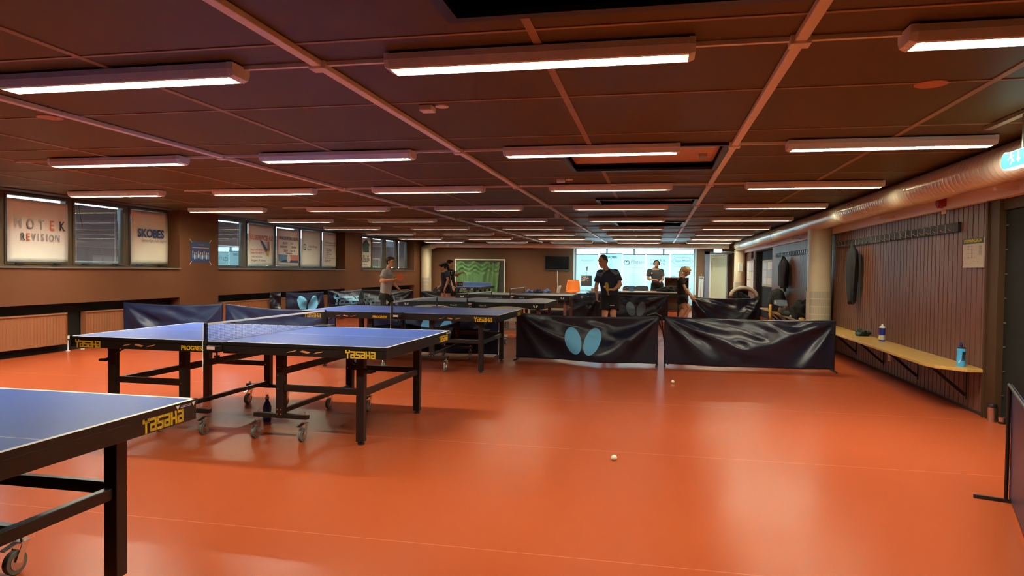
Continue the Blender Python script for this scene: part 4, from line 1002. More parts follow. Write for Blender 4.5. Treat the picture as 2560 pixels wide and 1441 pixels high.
barrier((.145, 10.06), (2.42, 10.10), 'plain navy barrier right of the large butterfly barrier, reaching to the wall bench', seed=8, sag=.02, wr=1.35, m='navy2')
barrier((-8.72, 10.05), (-6.98, 10.22), 'navy barrier at the far left in front of the short radiator', seed=12, h=.72, sag=.03)
barrier((-6.93, 10.24), (-4.75, 9.78), 'navy barrier sagging behind the net of the middle table', seed=15, h=.72, sag=.05)
barrier((-4.52, 10.42), (-2.36, 10.45), 'navy barrier under the table behind the middle one, only its blue wing tips showing', seed=21, h=.70, logo=[('fly', 1.18, .36, 1.15, 'sky')])
barrier((-1.50, 19.1), (.36, 19.0), 'dark barrier with faded grey-blue butterfly wings behind the man in navy', seed=30, m='navy2', h=.72, logo=[('fly', 1.02, .34, 1.15, 'greyblue')], wr=1.7, sag=.02)
barrier((.92, 17.9), (2.56, 18.05), 'dark barrier on the right behind the blond woman, below the coats', seed=33, m='navy2', h=.72, wr=1.6, sag=.03)
barrier((-3.2, 20.0), (-1.45, 20.3), 'dark barrier behind the orange chair side of the farther arched table', seed=35, m='navy2', h=.70, wr=1.3)
barrier((-3.45, 18.6), (-1.55, 19.0), 'dark barrier seen under the farther arched table', seed=36, m='navy2', h=.60, wr=1.3)
barrier((-8.76, 14.62), (-8.52, 14.70), 'narrow folded dark end of the barrier standing beside the left radiator', seed=40, m='navy2', h=.76)
barrier((-8.46, 14.8), (-7.86, 15.5), 'short greyish navy barrier with thin light blue wings by the left wall', seed=41, h=.76, logo=[('fly', .50, .50, 1.1, 'sky')], sag=.02)
barrier((-8.30, 16.6), (-7.95, 17.9), 'navy barrier with wavy pale block lettering by the left wall', seed=44, h=.76, logo=[('word', .18, .42, .24, 'sky')], sag=.03, wr=1.6)
barrier((-8.25, 18.3), (-6.72, 18.68), 'dark barrier with dim grey block lettering behind the grey-shirted player', seed=47, m='navy2', h=.74, logo=[('word', .22, .34, .27, 'greyblue')], sag=.01)
barrier((-6.52, 18.78), (-4.1, 18.28), 'dark barrier behind the girl in navy, small pale words near its right end', seed=50, m='navy2', h=.72, logo=[('text', 1.98, .60, .085, ('paper', 'BUTTERFLY'))], sag=.0)
# the barrier at the right edge, close to the camera
barrier((1.36, 2.62), (2.05, 4.56), 'navy barrier standing lengthwise at the lower right edge of the picture, closest to the camera', seed=60, h=.70, sag=.0, wr=.15)

# folded frame standing in the gap between the two front barriers
r = wthing('folded_barrier_frame', 'bare black barrier frame leaning in the gap between the two front barriers', 'frame', (.11, 10.1, 0))
a_ = Vector((.02, 10.15, .70)); q = MB()
q.tube([(-.10, 10.1, .71), (.02, 10.14, .74), (.10, 10.14, .70), (.13, 10.12, .45), (.20, 10.06, .012)], .009, 8).tube([(.02, 10.14, .73), (.11, 10.14, .50)], .007, 8)
q.build('frame', 'black', r)
MB().poly([(-.08, 10.12, .705), (.06, 10.13, .70), (.11, 10.14, .53), (.04, 10.13, .60), (-.03, 10.12, .50)], (0, .004, 0)).build('loose_flap', 'navy2', r)
# ---------------------------------------------------------------- balls, bottles, flasks
for (x, y, z, lb) in ((-.26, 4.891, .02, 'white table tennis ball on the open red floor, nearest the camera'), (.232, 8.487, .02, 'white table tennis ball on the floor just in front of the two front barriers')):
    o = tag(MB().ell((0, 0, 0), .02, .02, .02, nu=24, nv=16).build('table_tennis_ball', 'ball', None, smooth=True, loc=(x, y, z)), lb, 'ball', 'table tennis balls')
bl = P(1511.8, 717.8, y=12.62)
tag(MB().ell((0, 0, 0), .02, .02, .02, nu=24, nv=16).build('table_tennis_ball', 'ball', None, smooth=True, loc=bl), 'white table tennis ball in the air in front of the man in navy', 'ball', 'table tennis balls')

r = wthing('sports_bottle', 'blue squeeze bottle with a rounded white top on the near bench', 'bottle', (2.96, 9.95, .452))
c = (2.96, 9.95, .452)
MB().lathe([(.036, 0), (.038, .01), (.038, .085), (.034, .10), (.038, .115), (.038, .175)], c).build('bottle_body', 'dblue', r, smooth='auto')
MB().lathe([(.038, .175), (.037, .185), (.028, .20), (.012, .208), (.012, .222), (.007, .226)], c).build('bottle_top', 'white', r, smooth='auto')
MB().lathe([(.0385, .02), (.0385, .082)], c).build('pale_label', 'palegrey', r, smooth='auto'); MB().cyl((2.925, 9.93, .50), (2.92, 9.92, .50), .016, 14).build('yellow_print', 'gold', r)
r = wthing('water_bottle', 'clear plastic bottle with a dark blue cap at the near end of the bench', 'bottle', (2.95, 7.52, .452))
c = (2.95, 7.52, .452)
MB().lathe([(.030, 0), (.033, .01), (.033, .05), (.031, .055), (.033, .06), (.033, .12), (.031, .125), (.033, .13), (.030, .155), (.014, .182), (.013, .19)], c).build('bottle_body', 'clear', r, smooth='auto')
MB().lathe([(.016, .19), (.016, .212), (.010, .216), (.010, .225)], c).build('cap', 'dblue', r, smooth='auto'); MB().lathe([(.0335, .03), (.0335, .04)], c).lathe([(.0335, .07), (.0335, .08)], c).build('print', 'palegrey', r)
r = wthing('sports_bottle', 'light blue squeeze bottle with black grip and white swoosh mark, next to the clear bottle', 'bottle', (2.92, 7.43, .452))
c = (2.92, 7.43, .452)
MB().lathe([(.036, 0), (.039, .008), (.039, .07), (.036, .10), (.037, .14), (.039, .16), (.036, .175)], c).build('bottle_body', 'cyan', r, smooth='auto')
MB().lathe([(.037, .175), (.036, .186), (.012, .190), (.012, .205), (.008, .208)], c).build('lid', 'black', r, smooth='auto')
g = MB()
for zz in range(8):
    t0 = -1.9 + zz * .03; t1 = t0 + .8
    pts = [Vector(c) + Vector((.040 * math.cos(t0 + (t1 - t0) * k / 6), .040 * math.sin(t0 + (t1 - t0) * k / 6), .065 + zz * .011)) for k in range(7)]
    g.tube(pts, .0035, 6)
g.build('grip', 'black', r)
sw = MB(); F = lambda t, z: Vector(c) + Vector((.0402 * math.cos(t), .0402 * math.sin(t), z))
sw.add([F(-2.6, .055), F(-2.45, .030), F(-2.2, .045), F(-1.7, .095), F(-2.2, .058), F(-2.45, .045)], [(0, 1, 5), (1, 2, 4, 5), (2, 3, 4)]); sw.build('swoosh_mark', 'paper', r, solid=.001)
r = wthing('drink_bottle', 'dark blue drink bottle with a white cap standing on the floor under the middle table', 'bottle', (-3.26, 5.40, 0))
c = (-3.26, 5.40, 0)
MB().lathe([(.030, 0), (.034, .008), (.035, .06), (.032, .08), (.036, .10), (.036, .13), (.024, .165), (.015, .18), (.014, .20)], c).build('bottle_body', mat('dark_blue_bottle', L(.03, .06, .30), .15, spec=.7), r, smooth='auto')
MB().lathe([(.017, .20), (.017, .215), (.012, .22), (.011, .235)], c).build('cap', 'white', r, smooth='auto'); MB().lathe([(.0362, .035), (.0355, .075)], c).build('label', 'photo_b', r, smooth='auto')
def flask(x, y, h, rr, lb):
    r = wthing('thermos_cup', lb, 'flask', (x, y, 0), 'steel flasks on the floor by the dark wall')
    MB().lathe([(rr * .86, 0), (rr * .88, .01), (rr, h * .80)], (x, y, 0)).build('steel_body', 'steel', r, smooth='auto'); MB().lathe([(rr * 1.02, h * .80), (rr * 1.02, h * .93), (rr * .9, h)], (x, y, 0)).build('lid', 'black', r, smooth='auto')
p = P(2483, 1054, z=0); flask(p.x - .02, p.y - .02, .165, .039, 'tall brushed steel travel cup with black lid on the floor by the planked wall')
p = P(2499, 1060, z=0)
r = wthing('thermos_cup', 'short steel and black cup behind the pole of the right-edge barrier', 'flask', (p.x + .02, p.y, 0), 'steel flasks on the floor by the dark wall')
MB().lathe([(.03, 0), (.03, .02)], (p.x + .02, p.y, 0)).build('base', 'black', r); MB().lathe([(.030, .02), (.031, .06)], (p.x + .02, p.y, 0)).build('steel_body', 'steel', r, smooth='auto')

# ---------------------------------------------------------------- soft heaps, hanging clothes, bags
def lump(c, rx, ry, rz, seed, amp=.25, freq=5, nu=40, nv=26, q=None, mi=0):
    q = q or MB(); o = len(q.v); q.ell((0, 0, 0), rx, ry, rz, nu=nu, nv=nv, mi=mi); c = Vector(c)
    for i in range(o, len(q.v)):
        v = q.v[i]; nn = noise.noise(v * freq + Vector((seed, seed * .7, seed * 1.3))) + .5 * noise.noise(v * freq * 2.3 + Vector((seed * 2, 0, 0)))
        rg = abs(noise.noise(v * freq * 1.3 + Vector((0, seed, 0))))
        v2 = v * (1 + amp * nn - amp * .8 * rg)
        v2.z = max(v2.z, -rz * .55) + rz * .55
        q.v[i] = c + v2
    return q
tag(lump((2.93, 10.75, .452), .09, .15, .062, 3.1, .45, 16).build('crumpled_training_top', 'olive', None, smooth=True), 'crumpled dark training top lying on the near bench left of the white-topped bottle', 'clothing')
def hang(x, y, z1, z0, w_, dp, m, name, lb, cat, seed=0, sleeve=True, prof=None, group=None):
    r = wthing(name, lb, cat, (x, y, z0), group); prof = prof or [(0, .08), (.06, .25), (.14, .75), (.3, 1.0), (.6, .95), (.9, .92), (1, .85)]
    q = MB(); rings = []; rs = random.Random(seed)
    for k in range(25):
        t = k / 24
        for (a, wa), (b, wb_) in zip(prof, prof[1:]):
            if a <= t <= b: ww = wa + (wb_ - wa) * (t - a) / (b - a)
        rings.append(((x, y + .01 * math.sin(t * 9 + seed), z1 - (z1 - z0) * t), (0, w_ / 2 * ww, 0), (dp / 2 * min(1, .35 + ww * .7), 0, 0)))
    o = len(q.v); n = 36; q.loft(rings, n)
    for i in range(o, len(q.v)):
        j = (i - o) // n; a = (i - o) % n; t = j / 24
        q.v[i].x += .018 * math.sin(a * 1.1 + seed + t * 3) * min(1, t * 3); q.v[i].x = min(q.v[i].x, XR - .012)
        if j == 24: q.v[i].z += .03 * math.sin(a * .5 + seed)
    q.build('cloth_body', m, r, smooth=True)
    if sleeve:
        MB().loft([((x - .04, y - w_ * .42, z1 - (z1 - z0) * .22), (.04, 0, 0), (0, .05, 0)), ((x - .05, y - w_ * .46, z1 - (z1 - z0) * .6), (.045, 0, .0), (0, .05, 0)), ((x - .03, y - w_ * .40, z0 - .10), (.03, 0, 0), (0, .035, 0))], 16).build('sleeve', m, r, smooth=True)
        MB().loft([((x - .02, y - .05, z1 + .02), (.02, 0, 0), (0, .04, 0)), ((x - .03, y, z1 - .10), (.04, 0, 0), (0, .09, 0))], 16).build('collar', m, r, smooth=True)
    return r
hang(2.955, 11.42, 1.79, .90, .42, .12, 'blk_f', 'hanging_trousers', 'black garment hanging from the near coat rail, above the bench', 'clothing', 2, False, [(0, .06), (.06, .3), (.12, .85), (.3, 1), (.6, .95), (.8, .7), (1, .38)])
hang(2.95, 17.15, 1.72, 1.02, .95, .14, 'blk_f', 'hanging_jacket', 'black jacket hanging from the far coat rail left of the near beige column', 'jacket', 5)
hang(2.93, 13.95, 1.30, .78, .45, .16, 'blk_f', 'hanging_coat', 'black coat hanging low, partly hidden by the near beige column', 'jacket', 9, False, [(0, .1), (.2, .35), (.5, .7), (.8, 1), (1, .9)])
def lumpthing(name, lb, cat, c, r3, seed, m, amp=.25, freq=5, extra=None, group=None):
    r = wthing(name, lb, cat, c, group); lump(c, *r3, seed, amp, freq).build('cloth', m, r, smooth=True); return r
r = lumpthing('backpack', 'upright black backpack on the far end of the bench beyond the near column', 'backpack', (2.84, 17.35, .452), (.19, .55, .34), 6.1, 'blk_f', .12, 4)
MB().tube([(2.70, 17.0, .9), (2.64, 16.9, .75), (2.66, 16.9, .55)], .015, 8).build('strap', 'rubber', r)
r = lumpthing('coat_pile', 'heap of black coats on the bench right beside the near beige column', 'clothing', (2.82, 14.35, .456), (.17, .62, .24), 2.2, 'blk_f', .35, 5)
lumpthing('folded_sweater', 'dark green sweater trailing over the bench edge', 'clothing', (2.74, 15.45, .452), (.12, .40, .10), 7.7, 'olive', .4, 7)
r = wthing('shoe_bag', 'brown and red bag with a yellow sole-like edge hanging over the bench front', 'bag', (2.72, 16.2, .42))
lump((2.80, 16.15, .456), .11, .24, .12, 4.4, .2, 6).build('bag_body', 'brown_l', r, smooth=True)
MB().loft([((2.61, 16.75, .62), (.03, 0, 0), (0, .05, 0)), ((2.60, 16.70, .40), (.035, 0, 0), (0, .08, 0)), ((2.61, 16.6, .20), (.03, 0, 0), (0, .05, 0))], 14).build('yellow_edge', 'yel_f', r, smooth=True)
r = wthing('sports_box', 'grey-blue box lying slanted on top of the brown bag', 'box', (2.76, 16.5, .60))
MB().poly([(2.66, 16.0, .62), (2.66, 16.66, .63), (2.66, 16.6, .73), (2.66, 16.15, .75)], (.2, 0, 0)).build('box_body', 'slate', r, bevel=.01); MB().poly([(2.655, 16.25, .66), (2.655, 16.3, .65), (2.655, 16.5, .725), (2.655, 16.45, .735)], (.004, 0, 0)).build('pale_stripe', 'paper', r)
tag(lump((2.69, 14.75, .453), .025, .08, .03, 1, .1, 5).build('phone_pouch', 'palegrey', None, smooth=True), 'tiny pale pouch on the bench edge in front of the black coats', 'pouch')
tag(lump((2.70, 13.75, .453), .05, .13, .04, 2, .2, 8).build('light_cap', 'yel_f', None, smooth=True), 'small yellowish cap on the bench edge next to the near column', 'cap')
# chair with white jacket behind the right barrier
r = wthing('coat_chair', 'dark chair heaped with a cream jacket and a black bag in the far right corner', 'chair', (2.45, 21.0, 0))
for dx in (-.18, .18):
    for dy in (-.18, .18): MB().cyl((2.45 + dx, 21 + dy, 0), (2.45 + dx, 21 + dy, .45), .012, 8).build('leg', 'black', r)
MB().box(2.22, 2.68, 20.78, 21.22, .45, .49).build('seat', 'blackm', r); MB().box(2.22, 2.68, 21.19, 21.23, .49, .86).build('backrest', 'blackm', r)
tag(lump((2.47, 21.02, .492), .24, .14, .19, 8.8, .3, 5).build('black_bag', 'blk_f', None, smooth=True), 'black bag heaped on the chair in the far right corner', 'bag')
q = MB(); rings = []
for k in range(13):
    t = PI * k / 12; rings.append(((2.50 - .36 * math.cos(t) + .02, 20.92, .66 + .25 * math.sin(t)), (.055 * math.cos(t), 0, -.055 * math.sin(t)), (0, .12, 0)))
tag(q.loft(rings, 16).build('cream_jacket', 'white_f', None, smooth=True), 'cream jacket draped in an arc over the black bag in the far right corner', 'jacket')

# notice boards
def board(x, y0, y1, z0, z1, lb, n, seed):
    r = wthing('notice_board', lb, 'notice board', (x, (y0 + y1) / 2, z0), 'notice boards on the right wall')
    MB().box(x - .02, x, y0, y1, z0, z1).build('board', 'beige', r); MB().box(x - .024, x, y0 - .05, y0, z0 - .02, z1 + .02).box(x - .024, x, y0, y1, z0 - .03, z0).box(x - .024, x, y0, y1, z1, z1 + .02).build('board_frame', 'trim', r)
    rs = random.Random(seed); wd = (y1 - y0 - .1) / n
    for k in range(n):
        for j in range(3):
            a = y0 + .05 + k * wd + rs.uniform(0, .03); b = z0 + .05 + j * (z1 - z0 - .1) / 3 + rs.uniform(0, .02)
            MB().poly([(x - .022, a, b), (x - .022, a + wd * .85, b + rs.uniform(-.02, .02)), (x - .022, a + wd * .85, b + (z1 - z0 - .1) / 3.3), (x - .022, a, b + (z1 - z0 - .1) / 3.3)], (-.002, 0, 0)).build('paper_sheet', rs.choice(('paper', 'paper', 'palegrey', 'bannerw')), r)
board(XR - .0, 22.85, 24.45, .78, 1.74, 'cork board crowded with white sheets between the far column and the dark recess', 3, 3)
board(XR + .18, 19.6, 22.3, .95, 1.72, 'pale notice papers inside the dark blue recess of the right wall', 3, 6)
r = wthing('soap_dispenser', 'pale grey dispenser on the side of the far right column', 'dispenser', (2.86, 24.70, 1.3))
MB().box(2.78, 2.94, 24.66, 24.75, 1.38, 1.68).build('dispenser_body', 'white', r, bevel=.02); MB().box(2.84, 2.88, 24.64, 24.75, 1.24, 1.36).build('lever', 'cream', r)
tag(MB().box(XR - .06, XR, 23.2, 23.26, 1.80, 2.02).build('door_sign', 'shelfw', None), 'small brown board hanging above the crowded cork board', 'sign')

# ---------------------------------------------------------------- chairs, bags and tables at the back
def shell_chair(x, y, z, rz, m, lb, grp, legs=True):
    r = thing('shell_chair', lb, 'chair', (x, y, z), rz, grp)
    n, mm = 14, 16; q = MB(); vs = []
    for j in range(mm + 1):
        t = j / mm
        for i in range(n + 1):
            s_ = (i / n - .5) * 2
            if t < .5: yy = -.21 + .40 * (t / .5); zz = .44 - .02 * math.sin(PI * t / .5); w_ = .21 + .02 * (t / .5)
            else: k = (t - .5) / .5; yy = .19 + .09 * k + .03 * math.sin(PI * k * .5); zz = .44 + .40 * k; w_ = .235 - .05 * k ** 2
            if .4 < t < .6: zz += .02 * (1 - abs(t - .5) * 10)
            vs.append((s_ * w_, yy - (.05 * s_ * s_ if t > .5 else 0), zz + .035 * s_ ** 2 * (1 if t < .5 else .1)))
    q.add(vs, [(j * (n + 1) + i, j * (n + 1) + i + 1, (j + 1) * (n + 1) + i + 1, (j + 1) * (n + 1) + i) for j in range(mm) for i in range(n)])
    q.build('seat_shell', m, r, smooth=True, solid=.008)
    for sx in (-1, 1):
        for sy in (-1, 1): MB().cyl((sx * .22, sy * .2, 0), (sx * .14, sy * .12, .42), .011, 8).build('leg', 'chrome', r)
    return r
a = P(1431, 720, y=22.6)
shell_chair(a.x, 22.6, .20, 0, 'orange', 'orange plastic shell chair beside the television cable', None)
r = wthing('wooden_crate', 'low wooden crate that the orange chair stands on', 'crate', (a.x, 22.6, 0))
MB().box(a.x - .28, a.x + .28, 22.32, 22.88, 0, .20).build('crate_body', 'shelfw', r)
a = P(1380, 722, y=23.2)
shell_chair(a.x, 23.2, 0, -PI / 2, 'wshell', 'white plastic shell chair turned sideways left of the television cable', None)
# low table with blue bags
r = wthing('low_table', 'small dark table under the blue bags near the back wall', 'table', (-3.65, 21.6, 0))
MB().box(-4.1, -3.15, 21.3, 21.9, .56, .60).build('tabletop', 'shelfw', r)
for x_ in (-4.05, -3.2):
    for y_ in (21.35, 21.85): MB().box(x_ - .02, x_ + .02, y_ - .02, y_ + .02, 0, .56).build('leg', 'black', r)
for k, (dx, m, s_, lb) in enumerate(((-3.88, 'blue_f', .9, 'leftmost crumpled light blue bag near the back wall'), (-3.60, 'navy_f', 1.1, 'dark blue bag between the two bright blue ones'), (-3.33, 'blue_f', 1.1, 'bright blue bag next to the white shell chair'))):
    tag(lump((dx, 21.6, .602), .135, .10, .10 * s_, 3 + k, .5, 11).build('sports_bag', m, None, smooth=True), lb, 'bag', 'blue bags near the back wall')

r = wthing('umpire_table', 'long pale-topped table in front of the roll-up banners, cluttered with papers', 'table', (-.7, 21.3, 0))
MB().box(-1.98, .78, 21.0, 21.7, .715, .745).build('tabletop', 'tabletop_w', r)
MB().box(-1.95, .75, 21.02, 21.05, .60, .715).build('front_panel', 'black', r)
for x_ in (-1.9, -.66, -.56, .7):
    for y_ in (21.08, 21.65): MB().box(x_ - .018, x_ + .018, y_ - .018, y_ + .018, 0, .715).build('leg', 'black', r)
tag(MB().box(-1.90, -1.70, 21.15, 21.4, .746, .82).build('pink_carton', 'paper_p', None), 'small pink carton at the left end of the pale-topped table', 'carton')
r = wthing('tablet_stand', 'blue tablet tilted up on the pale-topped table in front of the black chairs', 'tablet', (-.72, 21.25, .745))
MB().poly([(-.76, 21.2, .746), (-.62, 21.2, .746), (-.62, 21.27, .90), (-.76, 21.27, .90)], (0, .012, 0)).build('tablet', 'photo_b', r); MB().bar((-.69, 21.27, .87), (-.69, 21.38, .75), .01, .01).build('prop', 'black', r); MB().bar((-1.05, 21.2, .755), (-.72, 21.27, .90), .012, .006).build('arm', 'palegrey', r)
for k, (x0, x1, m, lb) in enumerate(((-1.25, -.98, 'paper', 'white sheet of paper at the man in navy\'s elbow on the pale table'), (-.95, -.80, 'paper_p', 'pinkish sheet beside the tablet on the pale table'), (-.25, .05, 'paper_p', 'pinkish folder on the pale table below the man with headphones'))):
    tag(MB().box(x0, x1, 21.1, 21.35, .7455, .752 + .01 * (k == 2)).build('paper_sheet', m, None), lb, 'paper', 'papers on the pale-topped table')
tag(MB().box(.06, .16, 21.05, 21.2, .7455, .765).build('blue_folder', 'dblue', None), 'dark blue folder on the pale table left of the black jackets', 'folder')
tag(lump((.50, 21.38, .746), .38, .25, .12, 5.5, .4, 6).build('black_jackets', 'blk_f', None, smooth=True), 'low heap of black jackets at the right end of the pale-topped table', 'clothing')
def black_chair(x, y, lb):
    r = thing('black_chair', lb, 'chair', (x, y, 0), 0, 'black chairs behind the pale table')
    q = MB(); pts = []
    for k in range(24):
        t = 2 * PI * k / 24; cx = math.copysign(abs(math.cos(t)) ** .5, math.cos(t)); cz = math.copysign(abs(math.sin(t)) ** .5, math.sin(t)); pts.append((.22 * cx, -.20, .74 + .15 * cz))
    q.poly(pts, (0, .04, 0)); q.build('backrest', 'dgrey_f', r, bevel=.008)
    MB().box(-.22, .22, -.2, .22, .44, .49).build('seat', 'dgrey_f', r, bevel=.01)
    for sx in (-1, 1):
        for sy in (-1, 1): MB().cyl((sx * .2, sy * .18, 0), (sx * .19, sy * .17, .44), .011, 8).build('leg', 'black', r)
a = P(1579, 720, y=22.2).x; black_chair(a - .06, 22.3, 'black padded chair behind the pale table, left one of the pair, by the tablet')
a = P(1601, 720, y=22.5).x; black_chair(a + .04, 22.85, 'black padded chair behind the pale table, right one of the pair, nearer the standing man')
# open cabinet behind the right half of the table
r = wthing('open_cabinet', 'brown open-front cabinet with folded white cloth, left of the blond woman', 'cabinet', (.52, 24.2, 0))
x0, x1 = P(1662, 700, y=24).x, P(1722, 700, y=24).x
MB().box(x0, x0 + .03, 24, 24.4, 0, 1.15).box(x1 - .03, x1, 24, 24.4, 0, 1.15).box(x0, x1, 24, 24.4, 1.12, 1.16).box(x0, x1, 24.37, 24.4, 0, 1.12).box(x0, x1, 24, 24.4, .58, .61).box(x0, x1, 24, 24.4, 0, .06).build('carcass', 'shelfw', r)
tag(MB().box(x0 + .06, x1 - .06, 24.02, 24.3, .612, .70).build('folded_cloth', 'paper', None, bevel=.02), 'lower folded white cloth in the brown cabinet', 'cloth', 'folded cloths in the brown cabinet')
tag(lump((x0 + .42, 24.16, .701), .32, .13, .10, 4, .08, 3).build('rolled_cloth', 'paper', None, smooth=True), 'rolled white cloth lying on top of the folded one in the brown cabinet', 'cloth', 'folded cloths in the brown cabinet')
tag(MB().box(x1 - .22, x1 - .12, 24.05, 24.2, 1.161, 1.21).build('small_box', 'wood', None), 'small wooden box on top of the brown cabinet', 'box')
# low black equipment box and cup under the pale table front
r = wthing('lettered_box', 'black box with yellow lettering behind the left arm of the man in navy', 'box', (-1.7, 20.6, 0))
MB().box(-1.98, -1.32, 20.5, 20.8, 0, .70).build('box_body', 'black', r); text('YASAKA', .08, (-1.62, 20.497, .63), FRONT, 'gold', r)
# ---------------------------------------------------------------- people
def frame(fwd, up=(0, 0, 1)):
    f = Vector(fwd).normalized(); u = Vector(up); u = (u - f * u.dot(f)).normalized(); s_ = f.cross(u)   # s_: the figure's right
    return f, s_, u
def head_mb(q, H, f, s_, u, k=1.0):
    """H = centre of the head"""
    q.ell(H + u * .025 * k - f * .012 * k, .074 * k, .092 * k, .092 * k, X=s_, Y=f, Z=u)
    q.ell(H - u * .035 * k + f * .018 * k, .060 * k, .068 * k, .085 * k, X=s_, Y=f, Z=u)
    q.ell(H - u * .098 * k + f * .052 * k, .024 * k, .022 * k, .020 * k, X=s_, Y=f, Z=u, nu=12, nv=8)
    q.cone(H + u * .022 * k + f * .080 * k, H - u * .022 * k + f * .104 * k, .007 * k, .015 * k, 10)
    q.ell(H - u * .025 * k + f * .094 * k, .016 * k, .015 * k, .011 * k, X=s_, Y=f, Z=u, nu=12, nv=8)
    q.ell(H + u * .035 * k + f * .078 * k, .050 * k, .014 * k, .010 * k, X=s_, Y=f, Z=u, nu=14, nv=8)
    q.ell(H - u * .058 * k + f * .078 * k, .022 * k, .014 * k, .010 * k, X=s_, Y=f, Z=u, nu=12, nv=8)
    for e in (-1, 1): q.ell(H + s_ * e * .074 * k - f * .008 * k - u * .005 * k, .010 * k, .020 * k, .032 * k, X=s_, Y=f, Z=u, nu=12, nv=8)
def hand_mb(q, W, d, palm, side, curl=.5, k=1.0):
    """W wrist, d pointing direction, palm normal, side=+1/-1 thumb side"""
    d = Vector(d).normalized(); palm = Vector(palm); palm = (palm - d * palm.dot(d)).normalized(); t = d.cross(palm) * side
    C = W + d * .048 * k
    q.ell(C, .050 * k, .040 * k, .017 * k, X=d, Y=t, Z=palm, nu=16, nv=10)
    for i, (off, ln) in enumerate(((.028, .070), (.010, .078), (-.009, .073), (-.027, .058))):
        b = W + d * .085 * k + t * off * k; a = b; ang = 0
        for j, fr in enumerate((.45, .32, .23)):
            ang += curl * (.5 if j == 0 else .9); dd = d * math.cos(ang) + palm * math.sin(ang)
            e = a + dd * ln * fr * k; q.cap(a, e, .0095 * k * (1 - .08 * j), .009 * k * (1 - .1 * j), 8); a = e
    a = W + d * .025 * k + t * .030 * k; e = a + (d * .5 + t * .75 + palm * .35 * (1 + curl)).normalized() * .034 * k; q.cap(a, e, .012 * k, .0105 * k, 8)
    e2 = e + (d * .85 + palm * .5 * (1 + curl) - t * .1 * curl).normalized() * .028 * k; q.cap(e, e2, .0105 * k, .009 * k, 8)

